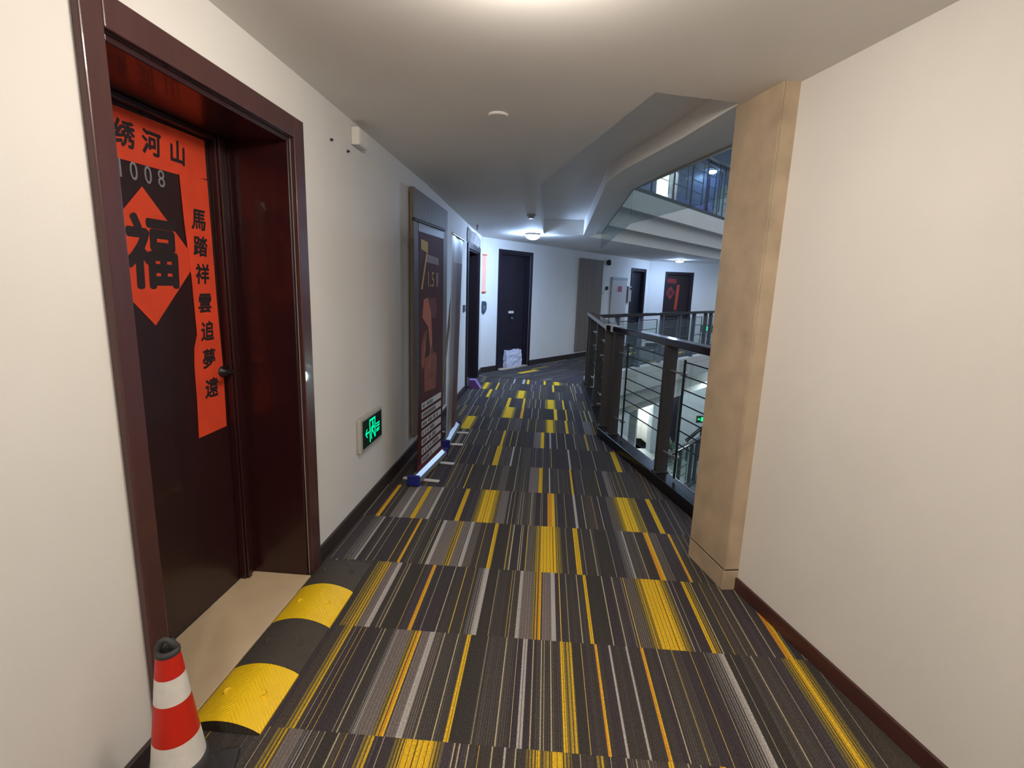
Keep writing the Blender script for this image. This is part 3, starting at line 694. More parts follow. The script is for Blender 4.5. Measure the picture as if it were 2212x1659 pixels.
# glass smoke screens hanging from the beam
t = thing('smoke_screen', 'tinted glass screen hanging from the beam beside the pillar', 'glass screen', SEG(1.0, 0.17, 2.0), 'glass screens under the beam')
g1, g2 = Vector((1.065, 3.105, 0)), Vector((0.645, 4.63, 0)); FG = Fr(g1.x, g1.y, g2.x - g1.x, g2.y - g1.y); L1 = (g2 - g1).length
b = MB(); b.fbox(FG, 0, L1, -0.004, 0.004, 1.965, 2.258); b.build('pane', M_SMOKE, t)
b = MB(); b.fbox(FG, 0, L1, -0.010, 0.010, 2.244, 2.27); b.build('channel', M_GREY, t)
FG2 = Fr(0.645, 4.64, 0, 1)
t = thing('smoke_screen', 'tinted glass screen hanging along the straight part of the beam', 'glass screen', FG2(1.1, 0, 2.0), 'glass screens under the beam')
def slope(b, h, zl, zr, za, zb):                      # follows the falling beam line
    p = lambda s_, t_, z_: FG2(s_, t_, z_)
    b.hexa([p(0, h, zl), p(2.76, h, zr), p(2.76, -h, zr), p(0, -h, zl), p(0, h, za), p(2.76, h, zb), p(2.76, -h, zb), p(0, -h, za)])
za, zb = zc(4.64) + 0.018, zc(7.4) + 0.018
b = MB(); slope(b, 0.004, 1.965, 1.955, za, zb); b.build('pane', M_SMOKE, t)
b = MB(); slope(b, 0.008, za + 0.001, zb + 0.001, za + 0.014, zb + 0.014); b.build('channel', M_GREY, t)

# ------------------------------------------------------------------ lamps
def lamp(name, label, x, y, z, r, col, power, group=None, dome=0.07):
    t = thing(name, label, 'ceiling lamp', (x, y, z - dome), group)
    b = MB(); b.lathe((x, y, z), [(r * 1.06, -0.022), (r * 1.06, -0.0005)], 32); b.build('lamp_base', M_WHITE, t)
    b = MB(); prof = [(r * math.sin(a), -0.022 - dome * math.cos(a)) for a in [math.pi / 2 * k / 7 for k in range(1, 8)]]
    b.lathe((x, y, z), prof, 32, cap1=False)
    area = math.pi * r * r * 1.6
    b.build('lamp_shade', emit('glow_' + name + str(round(x, 2)), col, power / (area * math.pi)), t)
    return t
lamp('ceiling_lamp', 'warm round ceiling lamp above the near end of the corridor', -0.10, 1.36, 2.24, 0.16, NEAR_LAMP, NEAR_POWER, dome=0.12)
lamp('ceiling_lamp', 'added warm fill lamp, unseen, behind the viewer', 0.35, -1.5, 2.24, 0.16, NEAR_LAMP, BACK_POWER, dome=0.12)  # added out of view as front fill
lamp('ceiling_lamp', 'bluish round ceiling lamp at the bend in front of the far dark door', -0.311, 7.44, 2.14, 0.10, FAR_LAMP, FAR_POWER, dome=0.06)
lamp('ceiling_lamp', 'bluish round ceiling lamp near the door with red papers', 2.93, 12.45, 2.14, 0.09, FAR_LAMP, 46, dome=0.04)
lamp('ceiling_lamp', 'small bright ceiling lamp on the upper floor', 3.60, 12.9, 4.22, 0.10, FAR_LAMP, 14, dome=0.06)
b = MB(); b.box(3.2, 4.0, 12.75, 13.05, 4.22, 4.30); struct(b.build('trim_7', M_UPW))
def plight(x, y, z, col, e, r=0.15):
    d = bpy.data.lights.new('light', 'POINT'); d.energy = e; d.color = col; d.shadow_soft_size = r
    o = bpy.data.objects.new('light', d); C.objects.link(o); o.location = (x, y, z)
# lit room behind the upper doorway, and behind the lower one; then added corridor fill
for z0, e in ((UP, 130), (DN, 120)):
    b = MB(); b.fbox(FB, -0.10, 0.60, -1.3, -1.25, z0, z0 + 2.2); b.fbox(FB, -0.15, -0.10, -1.3, -0.3, z0, z0 + 2.2)
    b.fbox(FB, 0.60, 0.65, -1.3, -0.31, z0, z0 + 2.2); b.fbox(FB, -0.1, 0.6, -1.3, -0.31, z0 - 0.02, z0)
    b.fbox(FB, -0.1, 0.6, -1.3, -0.31, z0 + 2.2, z0 + 2.25)
    struct(b.build('wall_room', M_WALL))
    p = FB(0.25, -0.8, z0 + 1.9); plight(p.x, p.y, p.z, (0.85, 0.93, 1.0), e)
plight(3.9, 11.9, -0.95, (0.8, 0.92, 1.0), 75)  # added point light without a fixture, brightens the lower corridor
plight(2.4, 10.6, 4.9, (0.6, 0.72, 1.0), 50)  # added point light without a fixture, brightens the upper ceiling

# ------------------------------------------------------------------ ceiling and wall fittings
t = thing('smoke_detector', 'white round cover plate on the near ceiling', 'detector', (-0.309, 2.72, 2.22))
b = MB(); b.lathe((-0.309, 2.72, 2.24), [(0.045, -0.012), (0.05, -0.008), (0.05, -0.0005)], 28); b.build('cover', M_CEIL, t)
t = thing('smoke_detector', 'small grey detector on the ceiling in front of the bluish lamp', 'detector', (-0.27, 5.85, 2.14))
z = zc(5.85); b = MB(); b.lathe((-0.27, 5.85, z), [(0.026, -0.045), (0.034, -0.03), (0.05, -0.012), (0.05, -0.0005)], 20); b.build('sensor', M_GREY, t)
b = MB(); b.tube((-1.0, 6.75, zc(6.75) - 0.06), (-1.0, 6.75, zc(6.75) - 0.0005), 0.007, 8); b.lathe((-1.0, 6.75, zc(6.75)), [(0.014, -0.008), (0.014, -0.0005)], 10)
tag(b.build('ceiling_hook', M_BLACK), 'short black hook sticking down from the ceiling', 'hook')
t = thing('junction_box', 'white box on the left wall just under the ceiling', 'box', LW(2.88, 0, 2.12))
b = MB(); b.fbox(LW, 2.82, 2.955, 0.0005, 0.045, 2.115, 2.205); b.build('body', M_WALL, t, bevel=0.006)
b = MB(); b.fbox(LW, 2.828, 2.947, 0.0452, 0.049, 2.122, 2.198); b.build('lid', M_WALL, t, bevel=0.002)
for s, z, lb in ((2.562, 2.069, 'small dark peg in the left wall nearer the door'), (2.765, 2.066, 'small dark peg in the left wall below the white box')):
    b = MB(); b.lathe(LW(s, 0.0005, z), [(0.007, 0), (0.005, 0.012)], 8, axis=LW.n); tag(b.build('wall_peg', M_BLACK), lb, 'peg')

# green exit sign, low on the left wall
GRN = emit('exit_green', (0.0, 1.0, 0.36), 1.5)
t = thing('exit_sign', 'low green emergency exit sign on the left wall', 'exit sign', LW(2.975, 0, 0.40))
b = MB(); b.fbox(LW, 2.79, 3.165, 0.0005, 0.028, 0.395, 0.605); b.build('housing', mat('sign_housing', (178, 174, 166), 0.4), t, bevel=0.008)
b = MB(); b.fbox(LW, 2.818, 3.152, 0.0285, 0.030, 0.415, 0.585); b.build('panel', mat('sign_dark', (16, 44, 40), 0.3), t)
b = MB(); z0 = 0.50; T = 0.0306
def q(pts): b.face([LW(s, T, z) for s, z in pts])
def bar(s0, z0_, s1, z1_, w):
    d = Vector((s1 - s0, z1_ - z0_)).normalized() * w / 2; n = Vector((-d.y, d.x))
    q([(s0 + n.x - d.x, z0_ + n.y - d.y), (s0 - n.x - d.x, z0_ - n.y - d.y), (s1 - n.x + d.x, z1_ - n.y + d.y), (s1 + n.x + d.x, z1_ + n.y + d.y)])
bar(2.935, 0.435, 2.935, 0.565, 0.012); bar(3.025, 0.445, 3.025, 0.565, 0.012); bar(2.935, 0.565, 3.025, 0.565, 0.012)      # doorway
b.lathe(LW(2.985, T - 0.0003, 0.545), [(0.010, 0), (0.010, 0.0004)], 12, axis=LW.n)                                           # runner
bar(2.99, 0.53, 2.978, 0.495, 0.017); bar(2.982, 0.522, 2.955, 0.512, 0.007); bar(2.955, 0.512, 2.952, 0.495, 0.007)
bar(2.99, 0.525, 3.008, 0.505, 0.007); bar(2.976, 0.495, 2.955, 0.470, 0.009); bar(2.955, 0.470, 2.962, 0.445, 0.009)
bar(2.98, 0.495, 3.002, 0.470, 0.009); bar(3.002, 0.470, 3.018, 0.445, 0.009)
bar(2.865, 0.497, 2.915, 0.497, 0.010); bar(2.862, 0.497, 2.885, 0.520, 0.009); bar(2.862, 0.497, 2.885, 0.474, 0.009)        # arrow
bar(3.05, 0.515, 3.105, 0.515, 0.009); bar(3.05, 0.498, 3.105, 0.498, 0.009)
text_mb(b, 'EXIT', 0.028, LW(3.078, T, 0.472), LW.d, (0, 0, 1), bold=0.001)
b.build('pictogram', GRN, t)['label'] = 'glowing green running figure, doorway and arrow'

def small_exit(F, s, z, label):
    t = thing('exit_sign', label, 'exit sign', F(s, 0, z), 'distant exit signs')
    b = MB(); b.fbox(F, s - 0.17, s + 0.17, 0.0005, 0.03, z - 0.09, z + 0.09); b.build('housing', mat('sign_dark', (16, 44, 40), 0.3), t)
    b = MB(); b.fbox(F, s - 0.05, s + 0.05, 0.0305, 0.032, z - 0.06, z + 0.06); b.fbox(F, s - 0.14, s - 0.08, 0.0305, 0.032, z - 0.02, z + 0.02); b.build('pictogram', GRN, t)
small_exit(FB, 1.66, 0.50, 'small green exit sign glowing through the glass railing across the void')
small_exit(FB, 1.62, UP + 0.30, 'small green exit sign on the upper floor')
small_exit(FB, 1.78, DN + 0.93, 'small green exit sign on the floor below')

# grey wood panels
def wpanel(F, s0, s1, z0, z1, th, label):
    t = thing('wall_panel', label, 'wall panel', F((s0 + s1) / 2, 0, z0), 'grey wood wall panels')
    b = MB(); b.fbox(F, s0, s1, 0.012, th, z0, z1); b.build('board', M_WPANEL, t, bevel=0.003)
    b = MB(); b.fbox(F, s0 + 0.03, s1 - 0.03, 0.0005, 0.0119, z0 + 0.03, z1 - 0.03); b.build('backing', M_BLACK, t)
wpanel(LW, 3.905, 5.15, 0.165, 2.105, 0.045, 'grey wood-grain panel on the left wall behind the printed stand')
wpanel(FA, 2.86, 3.80, 0.14, 2.0, 0.045, 'grey wood-grain panel on the far wall behind the railing corner')

# ------------------------------------------------------------------ roll-up stands
def rollup(label, group, A, B, top, lean_t, art, height, brown):
    F = Fr(A[0], A[1], B[0] - A[0], B[1] - A[1]); L = math.hypot(B[0] - A[0], B[1] - A[1])
    t = thing('roll_up_banner', label, 'roll-up banner', (A[0], A[1], 0), group)
    b = MB()
    pts = [(-0.040, 0.012), (0.030, 0.012), (0.042, 0.035), (0.034, 0.062), (0.0, 0.078), (-0.034, 0.062), (-0.045, 0.035)]
    b.face([F(0, u, z) for u, z in pts]); b.face([F(L, u, z) for u, z in reversed(pts)])
    for i in range(len(pts)):
        p, q_ = pts[i], pts[(i + 1) % len(pts)]
        b.face([F(0, *p), F(L, *p), F(L, *q_), F(0, *q_)])
    b.build('base', M_STEEL, t)
    for e, s in ((0, -0.020), (1, L + 0.0005)):
        b = MB(); b.fbox(F, s, s + 0.0195, -0.050, 0.046, 0.006, 0.088); b.build('end_cap', mat('blue_cap', (28, 38, 120), 0.4), t, bevel=0.012)
    for s in (0.12, L - 0.13):
        b = MB(); b.fbox(F, s - 0.016, s + 0.016, -0.13, 0.14, 0.0005, 0.0115); b.build('foot', M_WHITE, t, bevel=0.003)
    P = lambda s, t_, z: F(s, t_ + lean_t * z / height, z)
    b = MB(); b.tube(P(-0.005, 0, height), P(L + 0.005, 0, height), 0.011, 10); b.build('top_rail', M_BLACK if not brown else M_STEEL, t)
    b = MB()
    if brown: b.tube(F(0.04, -0.075, 0.06), P(L * 0.5, -0.03, 1.45), 0.009, 8)
    b.tube(F(L / 2, -0.045, 0.06), P(L / 2, -0.012, height - 0.01), 0.008, 8); b.build('support_pole', M_GREY, t)
    return t, F, L, P
M_BROWN = mat('banner_brown', (72, 28, 30), 0.6, var=0.15, vscale=3, spec=0.2)
M_GOLD = mat('banner_gold', (176, 148, 70), 0.6)
M_GOLDD = mat('banner_dim_gold', (110, 88, 66), 0.5)
M_SKIN = mat('banner_peach', (170, 92, 68), 0.6)
M_BRED = mat('banner_red', (96, 32, 30), 0.6)
M_BOR = mat('banner_orange', (120, 52, 28), 0.6, var=0.15)
M_BTOP = mat('banner_grey_edge', (112, 106, 116), 0.35)
M_BWHI = mat('banner_white', (190, 188, 190), 0.5)
M_BTXT = mat('banner_small_print', (84, 80, 84), 0.5)
t, F, L, P = rollup('roll-up stand with a dark brown print in front of the grey wood panel', 'roll-up banners along the left wall',
                    (-0.898, 3.305), (-0.836, 3.93), 1.8, 0.0, True, 1.80, False)
b = MB()
def pf(pts, mi, lift=0.0):
    b.face([P(s, 0.002 + lift, z) for s, z in pts], mi)
EDGE = [(0.078, 1.80), (0.088, 1.45), (0.098, 1.05), (0.085, 0.65), (0.060, 0.35), (0.045, 0.075)]
pf([(L - 0.012, 0.075), (L - 0.012, 1.80)] + EDGE, 0)
pf(list(reversed([(L - 0.012, 0.075), (L - 0.012, 1.80)] + EDGE)), 0, -0.002)
pf([(0.081, 1.735), (L - 0.013, 1.735), (L - 0.013, 1.79), (0.079, 1.79)], 6, 0.0005)
pf([(0.047, 0.078), (L - 0.013, 0.078), (L - 0.013, 0.135), (0.050, 0.135)], 4, 0.0005)
pf([(0.125, 1.625), (0.265, 1.605), (0.265, 1.680), (0.125, 1.690)], 1, 0.0006)       # the big 7
pf([(0.255, 1.605), (0.225, 1.605), (0.125, 1.36), (0.155, 1.36)], 1, 0.0007)
pf([(0.225, 1.545), (0.50, 1.535), (0.50, 1.585), (0.225, 1.60)], 2, 0.0006)
text_mb(b, '1.5', 0.15, P(0.33, 0.0026, 1.43), F.d, (0, 0, 1), lift=0.0004, mi=1, sx=0.9)
pf([(0.44, 1.38), (0.49, 1.38), (0.50, 1.48), (0.44, 1.48)], 2, 0.0006)
pf([(0.15, 1.17), (0.18, 1.29), (0.26, 1.305), (0.33, 1.20), (0.36, 0.99), (0.32, 0.93), (0.27, 1.10), (0.235, 1.12)], 3, 0.0007)   # arm
pf([(0.27, 1.30), (0.43, 1.30), (0.47, 1.22), (0.43, 1.15), (0.33, 1.16), (0.30, 1.20)], 4, 0.0006)
pf([(0.14, 1.0), (0.20, 1.08), (0.22, 0.95), (0.16, 0.80), (0.12, 0.86)], 5, 0.0006)
pf([(0.30, 0.92), (0.36, 0.98), (0.40, 0.86), (0.34, 0.78), (0.27, 0.82)], 4, 0.0006)
pf([(0.19, 0.64), (0.44, 0.62), (0.47, 0.86), (0.43, 0.90), (0.19, 0.88)], 5, 0.0008)
pf([(0.30, 0.72), (0.39, 0.715), (0.39, 0.745), (0.30, 0.755)], 4, 0.0010)
pf([(0.235, 1.08), (0.242, 1.08), (0.17, 0.82), (0.163, 0.82)], 1, 0.0009); pf([(0.345, 1.0), (0.351, 1.0), (0.30, 0.80), (0.293, 0.80)], 1, 0.0009)
for k in range(7):                                                                      # white lines of small print
    z = 0.565 - k * 0.067
    pf([(0.135, z - 0.046), (L - 0.05, z - 0.046), (L - 0.05, z), (0.135, z)], 7, 0.0006)
    rnd = random.Random(k); s = 0.155
    while s < 0.155 + (0.22, 0.28, 0.36, 0.25, 0.30, 0.36, 0.20)[k]:
        w = rnd.uniform(0.018, 0.028); pf([(s, z - 0.037), (s + w, z - 0.037), (s + w, z - 0.010), (s, z - 0.010)], 8, 0.0010); s += w + rnd.choice((0.006, 0.006, 0.03))
b.build('print', [M_BROWN, M_GOLD, M_GOLDD, M_SKIN, M_BRED, M_BOR, M_BTOP, M_BWHI, M_BTXT], t)['label'] = 'dark brown print with a gold 7, an orange picture and white text lines'

t, F, L, P = rollup('roll-up stand seen edge-on behind the brown one', 'roll-up banners along the left wall',
                    (-0.862, 4.16), (-0.880, 4.78), 1.8, 0.045, True, 1.80, True)
b = MB()
nseg = 9
for k in range(nseg):
    s0, s1 = 0.012 + (L - 0.024) * k / nseg, 0.012 + (L - 0.024) * (k + 1) / nseg
    wv = lambda s: 0.006 * math.sin(s * 16)
    for j in range(8):
        z0, z1 = 0.076 + 1.724 * j / 8, 0.076 + 1.724 * (j + 1) / 8
        b.face([P(s0, wv(s0), z0), P(s1, wv(s1), z0), P(s1, wv(s1), z1), P(s0, wv(s0), z1)], (3, 0, 2, 0, 0, 1, 1, 1, 1)[k] if j < 7 else 3, True)
b.build('print', [mat('print_taupe', (120, 104, 100), 0.4, var=0.3, vscale=5, stretch=(4, 4, 0.5)), mat('print_maroon', (92, 52, 58), 0.4, var=0.2), mat('print_grey', (150, 146, 150), 0.4, var=0.2), mat('print_pale', (170, 166, 168), 0.4, var=0.1)], t)

# ------------------------------------------------------------------ things along the far left
b = MB(); b.fbox(LW, 6.36, 6.50, 0.0005, 0.010, 1.065, 1.15)
tag(b.build('door_plate', mat('dark_plate', (74, 78, 92), 0.4)), 'small dark name plate on the left wall before the far left door', 'plate')
b = MB(); b.fbox(LW, 5.50, 5.76, 0.0005, 0.010, 1.06, 1.155)
tag(b.build('door_plate', mat('pale_plate', (150, 152, 164), 0.5)), 'pale grey name plate on the left wall beside the grey panel', 'plate')
t = thing('hanging_scroll', 'orange-pink hanging scroll at the left end of the far wall', 'scroll', FA(0.03, 0, 1.28))
b = MB(); b.fbox(FA, -0.02, 0.075, 0.016, 0.020, 1.30, 1.87); b.build('paper', mat('scroll_paper', (238, 172, 150), 0.7, var=0.06), t)
for z in (1.87, 1.30):
    b = MB(); b.tube(FA(-0.03, 0.018, z), FA(0.085, 0.018, z), 0.012, 10); b.build('rod', mat('scroll_rod', (214, 120, 84), 0.5), t)
t = thing('wall_plaque', 'dark shield-shaped plaque below the orange scroll', 'plaque', FA(0.045, 0, 0.96))
b = MB(); sh = [(0.0, 1.12), (0.02, 1.155), (0.085, 1.155), (0.115, 1.12), (0.115, 1.03), (0.085, 0.98), (0.045, 0.955), (0.012, 0.99), (0.0, 1.04)]
n = len(sh)
b.face([FA(s, 0.018, z) for s, z in sh[::-1]]); b.face([FA(s, 0.0005, z) for s, z in sh])
for i in range(n): p, q_ = sh[i], sh[(i + 1) % n]; b.face([FA(p[0], 0.0005, p[1]), FA(q_[0], 0.0005, q_[1]), FA(q_[0], 0.018, q_[1]), FA(p[0], 0.018, p[1])])
b.build('plate', mat('plaque_dark', (60, 70, 82), 0.4), t)
b = MB(); b.fbox(FA, 0.03, 0.09, 0.0185, 0.020, 1.06, 1.075); b.fbox(FA, 0.03, 0.09, 0.0185, 0.020, 1.03, 1.042); b.build('lettering', M_GREY, t)
# purple wedge
t = thing('wedge_ramp', 'purple wedge standing at the foot of the far left door', 'wedge', (-1.0, 6.86, 0))
b = MB(); pr = [(-1.085, 0.0005), (-0.925, 0.0005), (-0.975, 0.075), (-1.0, 0.115), (-1.085, 0.115)]
b.face([(x, 6.83, z) for x, z in pr]); b.face([(x, 6.95, z) for x, z in reversed(pr)])
for i in range(5): p, q_ = pr[i], pr[(i + 1) % 5]; b.face([(p[0], 6.83, p[1]), (p[0], 6.95, p[1]), (q_[0], 6.95, q_[1]), (q_[0], 6.83, q_[1])])
b.build('body', mat('purple_plastic', (128, 88, 176), 0.5, var=0.12), t)
b = MB(); b.tube((-0.925, 6.828, 0.006), (-0.975, 6.828, 0.075), 0.005, 6); b.tube((-0.975, 6.828, 0.075), (-1.0, 6.828, 0.115), 0.005, 6); b.tube((-1.0, 6.828, 0.115), (-1.085, 6.828, 0.115), 0.005, 6)
b.build('edge_strip', M_WHITE, t)
# white bag on the threshold of the far door
t = thing('plastic_bag', 'crumpled white bag standing on the threshold of the far dark door', 'bag', FA(0.87, 0.0, 0.012))
bm = bmesh.new(); bmesh.ops.create_cube(bm, size=1.0); bmesh.ops.subdivide_edges(bm, edges=bm.edges[:], cuts=7, use_grid_fill=True)
random.seed(11); b = MB(); idx = {}
c0 = FA(0.868, -0.012, 0.0)
for v in bm.verts:
    s = v.co.x * 0.42; tt = v.co.y * 0.082; z = 0.0135 + (v.co.z + 0.5) * 0.300
    k = v.co.z + 0.5
    tt *= 1 - 0.35 * k * k
    if k > 0.05:
        s += random.uniform(-0.008, 0.008); tt += random.uniform(-0.009, 0.004)
        z += 0.008 * math.sin(v.co.x * 9) * (k ** 3) + random.uniform(-0.004, 0.004)
    idx[v.index] = len(b.v); b.v.append(c0 + FA.d * s + FA.n * tt + Vector((0, 0, z)))
for f in bm.faces: b.f.append(tuple(idx[v.index] for v in f.verts)); b.m.append(0); b.sm.append(False)
bm.free(); b.build('sack', mat('bag_white', (206, 206, 222), 0.45, var=0.10, vscale=14), t)
b = MB()
for s in (-0.05, 0.09):
    b.tube(c0 + FA.d * s + FA.n * 0.02 + Vector((0, 0, 0.30)), c0 + FA.d * (s + 0.02) + FA.n * 0.03 + Vector((0, 0, 0.335)), 0.007, 6)
b.build('knot', mat('bag_white', (206, 206, 222)), t)

# ------------------------------------------------------------------ far wall fittings
t = thing('wall_speaker', 'black round device on the far wall under the ceiling', 'speaker', FA(4.05, 0, 1.92))
b = MB(); b.lathe(FA(4.05, 0.0005, 1.975), [(0.05, 0), (0.062, 0.03), (0.055, 0.07), (0.03, 0.085)], 20, axis=FA.n); b.build('body', M_BLACK, t)
b = MB(); b.lathe(FA(4.05, 0.0855, 1.975), [(0.026, 0), (0.012, 0.008)], 16, axis=FA.n); b.build('grille', M_ROD, t)
b = MB(); b.lathe(FA(4.06, 0.0005, 1.43), [(0.042, 0), (0.042, 0.03), (0.03, 0.04)], 20, axis=FA.n)
tag(b.build('wall_button', mat('olive_black', (34, 34, 26), 0.5)), 'dark round button on the far wall left of the fire cabinet', 'button')
b = MB(); b.lathe(FA(3.93, 0.0005, 1.33), [(0.018, 0), (0.018, 0.012)], 14, axis=FA.n)
tag(b.build('wall_button', M_WHITE), 'small white button on the far wall beside the grey panel', 'button')
t = thing('fire_cabinet', 'tall beige cabinet front with a red and white notice on the far wall', 'cabinet', FA(4.62, 0, 0.05))
b = MB(); b.fbox(FA, 4.26, 4.98, 0.0155, 0.04, 0.095, 1.62); b.build('door_panel', mat('cabinet_beige', (190, 182, 178), 0.5), t, bevel=0.004)
b = MB(); b.fbox(FA, 4.26, 4.98, 0.0155, 0.045, 1.623, 1.68); b.build('top_strip', mat('cabinet_green', (150, 166, 164), 0.4), t)
b = MB(); b.fbox(FA, 4.42, 4.72, 0.0405, 0.042, 1.33, 1.52); b.fbox(FA, 4.53, 4.72, 0.0425, 0.0435, 1.36, 1.485, 1); b.fbox(FA, 4.45, 4.50, 0.0425, 0.0435, 1.34, 1.46, 2)
b.build('notice', [mat('notice_white', (196, 180, 180), 0.5), mat('notice_red', (150, 58, 76), 0.5), mat('notice_pink', (206, 150, 150), 0.5)], t)['label'] = 'red and white notice'
t = thing('notice_case', 'narrow pale wall case just left of the dark far door', 'case', FA(5.09, 0, 1.13))
b = MB(); b.fbox(FA, 4.995, 5.19, 0.0005, 0.06, 1.135, 1.50); b.build('body', mat('case_grey', (168, 164, 162), 0.5), t, bevel=0.01)
b = MB(); b.fbox(FA, 4.9945, 5.02, 0.0605, 0.066, 1.14, 1.48); b.build('edge', M_BLACK, t)
b = MB(); b.lathe(FA(5.14, 0.0605, 1.44), [(0.032, 0), (0.025, 0.015)], 14, axis=FA.n); b.build('knob', M_BLACK, t)

# ------------------------------------------------------------------ traffic cone
t = thing('traffic_cone', 'red and white traffic cone standing beside the near door', 'traffic cone', (-0.935, 1.075, 0))
AX = Vector((-0.935, 1.075, 0))
b = MB(); a = R_(20); h = 0.115
u = Vector((math.cos(a), math.sin(a), 0)); w = Vector((-math.sin(a), math.cos(a), 0))
cs = [AX - u * h - w * h, AX + u * h - w * h, AX + u * h + w * h, AX - u * h + w * h]
b.hexa([c + Vector((0, 0, 0.0015)) for c in cs] + [c + Vector((0, 0, 0.026)) for c in cs]); b.build('base', M_CBLACK, t, bevel=0.006)
b = MB(); b.lathe(AX, [(0.104, 0.0265), (0.098, 0.045), (0.078, 0.075), (0.070, 0.11), (0.068, 0.137), (0.060, 0.1395)], 40); b.build('foot', M_CBLACK, t)
rad = lambda z: 0.079 - (0.079 - 0.0275) * z / 0.452
for nm, z0, z1, m in (('white_band', 0.14, 0.215, M_CWHITE), ('red_band', 0.215, 0.325, M_RED), ('white_band', 0.325, 0.395, M_CWHITE), ('red_band', 0.395, 0.4515, M_RED)):
    b = MB(); b.lathe(AX, [(rad(z0), z0), (rad((z0 + z1) / 2), (z0 + z1) / 2), (rad(z1), z1)], 48); b.build(nm, m, t)
b = MB(); b.lathe(AX, [(0.0280, 0.4517), (0.0290, 0.456), (0.028, 0.463), (0.023, 0.466), (0.017, 0.464), (0.015, 0.455)], 32)
b.build('collar', M_CBLACK, t)
b = MB()                                              # broken hoop handle
path = [(-0.0215, 0.459), (-0.020, 0.470), (-0.014, 0.484), (-0.004, 0.4915), (0.003, 0.489), (0.010, 0.481), (0.016, 0.473), (0.021, 0.464)]
b.sweep([AX + u * p + Vector((0, 0, z)) for p, z in path], [0.008, 0.0085, 0.0085, 0.007, 0.006, 0.0085, 0.009, 0.006], 14)
b.sweep([AX + w * 0.017 + u * 0.006 + Vector((0, 0, 0.458)), AX + w * 0.014 + u * 0.006 + Vector((0, 0, 0.474)), AX + w * 0.008 + u * 0.004 + Vector((0, 0, 0.486))], [0.010, 0.009, 0.005], 12)
b.build('handle', M_CBLACK, t)

# ------------------------------------------------------------------ speed bump at the near door
def ridged(name, rgb, rough):
    m = mat(name, rgb, rough, var=0.05, vscale=9)
    nt = m.node_tree; bs = nt.nodes['Principled BSDF']
    tc = nt.nodes.new('ShaderNodeTexCoord'); sp = nt.nodes.new('ShaderNodeSeparateXYZ'); nt.links.new(tc.outputs['Object'], sp.inputs[0])
    ab = nt.nodes.new('ShaderNodeMath'); ab.operation = 'ABSOLUTE'; nt.links.new(sp.outputs['X'], ab.inputs[0])
    ad = nt.nodes.new('ShaderNodeMath'); ad.operation = 'ADD'; nt.links.new(ab.outputs[0], ad.inputs[0]); nt.links.new(sp.outputs['Y'], ad.inputs[1])
    mu = nt.nodes.new('ShaderNodeMath'); mu.operation = 'MULTIPLY'; mu.inputs[1].default_value = 420; nt.links.new(ad.outputs[0], mu.inputs[0])
    sn = nt.nodes.new('ShaderNodeMath'); sn.operation = 'SINE'; nt.links.new(mu.outputs[0], sn.inputs[0])
    bp = nt.nodes.new('ShaderNodeBump'); bp.inputs['Strength'].default_value = 0.3; bp.inputs['Distance'].default_value = 0.003
    nt.links.new(sn.outputs[0], bp.inputs['Height']); nt.links.new(bp.outputs[0], bs.inputs['Normal'])
    return m
M_BY = ridged('ridged_yellow', (252, 204, 14), 0.5); M_BK = ridged('ridged_black', (70, 63, 54), 0.8)
x0, x1, hb = -1.083, -0.842, 0.040
xc = (x0 + x1) / 2
t = thing('speed_bump', 'yellow and black rubber speed bump laid along the near door threshold', 'speed bump', (xc, 1.785, 0))
prof = []
for k in range(15):
    u_ = k / 14; prof.append((x0 + (x1 - x0) * u_, 0.007 + (hb - 0.007) * math.sin(math.pi * u_) ** 0.8))
prof = [(x0, 0.0015)] + prof + [(x1, 0.0015)]
for k, (ya, yb) in enumerate(((1.285, 1.534), (1.536, 1.786), (1.788, 2.038), (2.040, 2.288))):
    b = MB(); n = len(prof)
    ya2, yb2 = ya, yb
    for i in range(n):
        p, q_ = prof[i], prof[(i + 1) % n]
        b.face([(p[0], ya, p[1]), (q_[0], ya, q_[1]), (q_[0], yb, q_[1]), (p[0], yb, p[1])], 0, 0 < i < n - 2)
    if k == 3:                                          # the far piece is a tapered end
        b = MB(); ys = [(2.040, 1.0), (2.16, 0.98), (2.23, 0.72), (2.288, 0.22)]
        sc = lambda z, f: 0.0015 + (z - 0.0015) * f
        for (y0_, f0), (y1_, f1) in zip(ys, ys[1:]):
            for i in range(n - 1):
                p, q_ = prof[i], prof[i + 1]
                b.face([(p[0], y0_, sc(p[1], f0)), (q_[0], y0_, sc(q_[1], f0)), (q_[0], y1_, sc(q_[1], f1)), (p[0], y1_, sc(p[1], f1))], 0, True)
        b.face([(x, yb, sc(z, 0.22)) for x, z in reversed(prof)], 1)
        b.face([(x0, ya, 0.0015), (x0, yb, 0.0015), (x1, yb, 0.0015), (x1, ya, 0.0015)], 1)
    else: b.face([(x, yb, z) for x, z in reversed(prof)], 1)
    b.face([(x, ya, z) for x, z in prof], 1)
    sec = b.build('yellow_section' if k % 2 == 0 else 'black_section', [M_BY if k % 2 == 0 else M_BK, M_BK], t)
    for bx in (xc - 0.062, xc + 0.062):
        zb = 0.007 + (hb - 0.007) * math.sin(math.pi * (bx - x0) / (x1 - x0)) ** 0.8
        b = MB(); b.lathe((bx, (ya + yb) / 2, zb - 0.004), [(0.015, 0.0), (0.015, 0.0062), (0.0105, 0.0066), (0.0095, 0.0046), (0.004, 0.0046)], 18)
        b.build('bolt', M_BY if k % 2 == 0 else M_BK, sec)

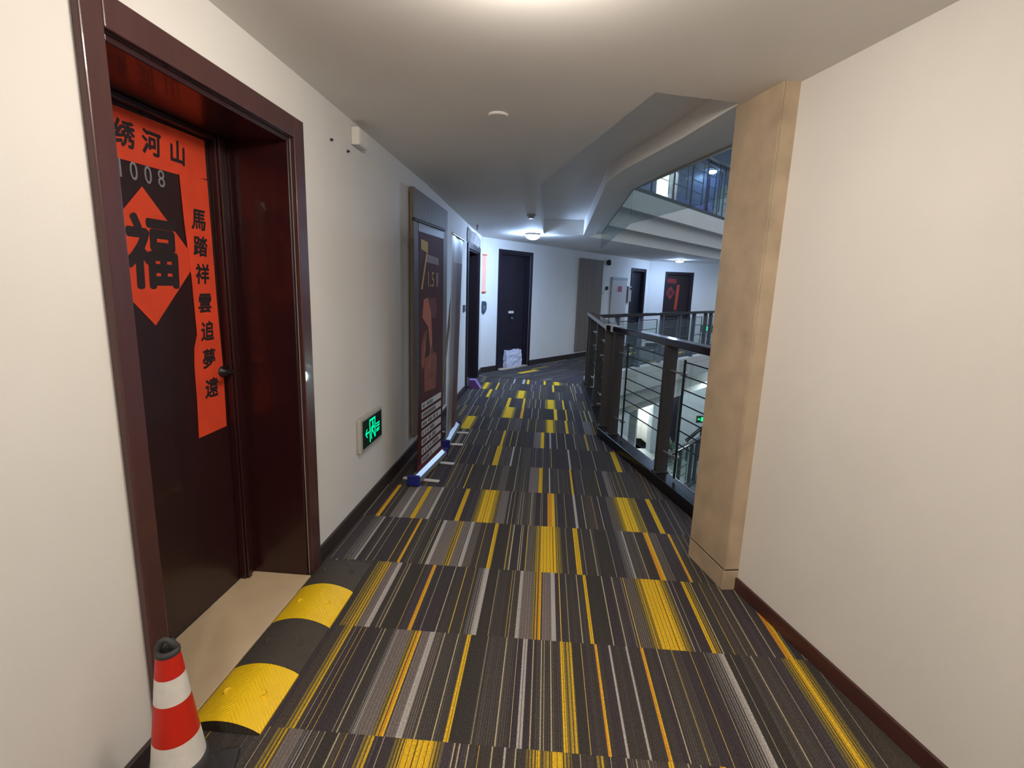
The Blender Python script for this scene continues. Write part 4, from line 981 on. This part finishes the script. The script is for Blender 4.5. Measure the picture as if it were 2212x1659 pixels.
# ------------------------------------------------------------------ things on the other floors
t = thing('wall_cladding', 'tall dark blue panel on the upper floor beside the lit doorway', 'panel', FB(0.8, 0, UP), 'dark blue panels on the upper floor')
b = MB(); b.fbox(FB, 0.41, 1.17, 0.002, 0.25, UP, 4.52); b.build('board', M_UPDARK, t)
b = MB(); b.fbox(FB, 0.60, 0.70, 0.2505, 0.262, 4.02, 4.12); b.build('sticker', M_GREY, t)
t = thing('wall_cladding', 'lower dark blue panel on the upper floor nearest the pillar', 'panel', FB(1.4, 0, UP), 'dark blue panels on the upper floor')
b = MB(); b.fbox(FB, 1.20, 1.62, 0.002, 0.30, UP, 4.20); b.build('board', M_UPDARK, t)
t = thing('floor_vase', 'tall pale vase behind the upper floor railing', 'vase', FB(1.38, 0.9, UP))
p = FB(1.22, 0.9, UP + 0.002); b = MB(); b.lathe(p, [(0.10, 0), (0.15, 0.10), (0.16, 0.5), (0.14, 0.75), (0.08, 0.86), (0.09, 0.92)], 24); b.build('body', mat('pale_ceramic', (150, 172, 172), 0.4), t)
# floor below: dark leaf, stair rail, plants
b = MB(); b.fbox(FB, 0.81, 1.11, -0.14, -0.10, DN + 0.01, -1.26); struct(b.build('door_6', M_FDOOR))
t = thing('stair_rail', 'black sloping handrail on the floor below seen through the glass', 'handrail', FB(1.45, 0.7, DN))
b = MB(); b.tube(FB(1.05, 0.7, -2.32), FB(1.42, 0.7, -1.98), 0.045, 10); b.tube(FB(1.42, 0.7, -1.98), FB(2.0, 0.7, -1.95), 0.045, 10); b.build('handrail', M_BLACK, t)
for s, z in ((1.10, -2.30), (1.42, -2.0), (1.9, -1.97)):
    b = MB(); b.tube(FB(s, 0.7, DN), FB(s, 0.7, z), 0.02, 8); b.build('post', M_BLACK, t)
random.seed(21)
M_LEAFG = mat('grey_green_leaf', (120, 140, 126), 0.6, var=0.2)
for s, tt, hh, lb in ((0.6, 0.75, 0.55, 'bushy grey-green plant in a pot on the floor below, nearer the post'), (2.9, 0.75, 0.6, 'bushy grey-green plant in a pot on the floor below, nearer the pillar')):
    p = FB(s, tt, DN + 0.002)
    t = thing('potted_plant', lb, 'plant', p, 'plants on the floor below')
    b = MB(); b.lathe(p, [(0.12, 0), (0.17, 0.28), (0.18, 0.30), (0.15, 0.30)], 20); b.build('pot', mat('stone_pot', (128, 128, 124), 0.7), t)
    b = MB()
    for k in range(60):
        a = random.uniform(0, 6.28); e = random.uniform(0.2, 1.4); L_ = random.uniform(0.25, hh * 0.75)
        d = Vector((math.cos(a) * math.cos(e), math.sin(a) * math.cos(e), math.sin(e))); o = p + Vector((0, 0, 0.28))
        sd = d.cross(Vector((0, 0, 1))).normalized() * 0.035; tip = o + d * L_ - Vector((0, 0, 0.12 * math.cos(e)))
        mid = o + d * L_ * 0.55
        b.face([o, mid - sd, tip, mid + sd])
    b.build('foliage', M_LEAFG, t)
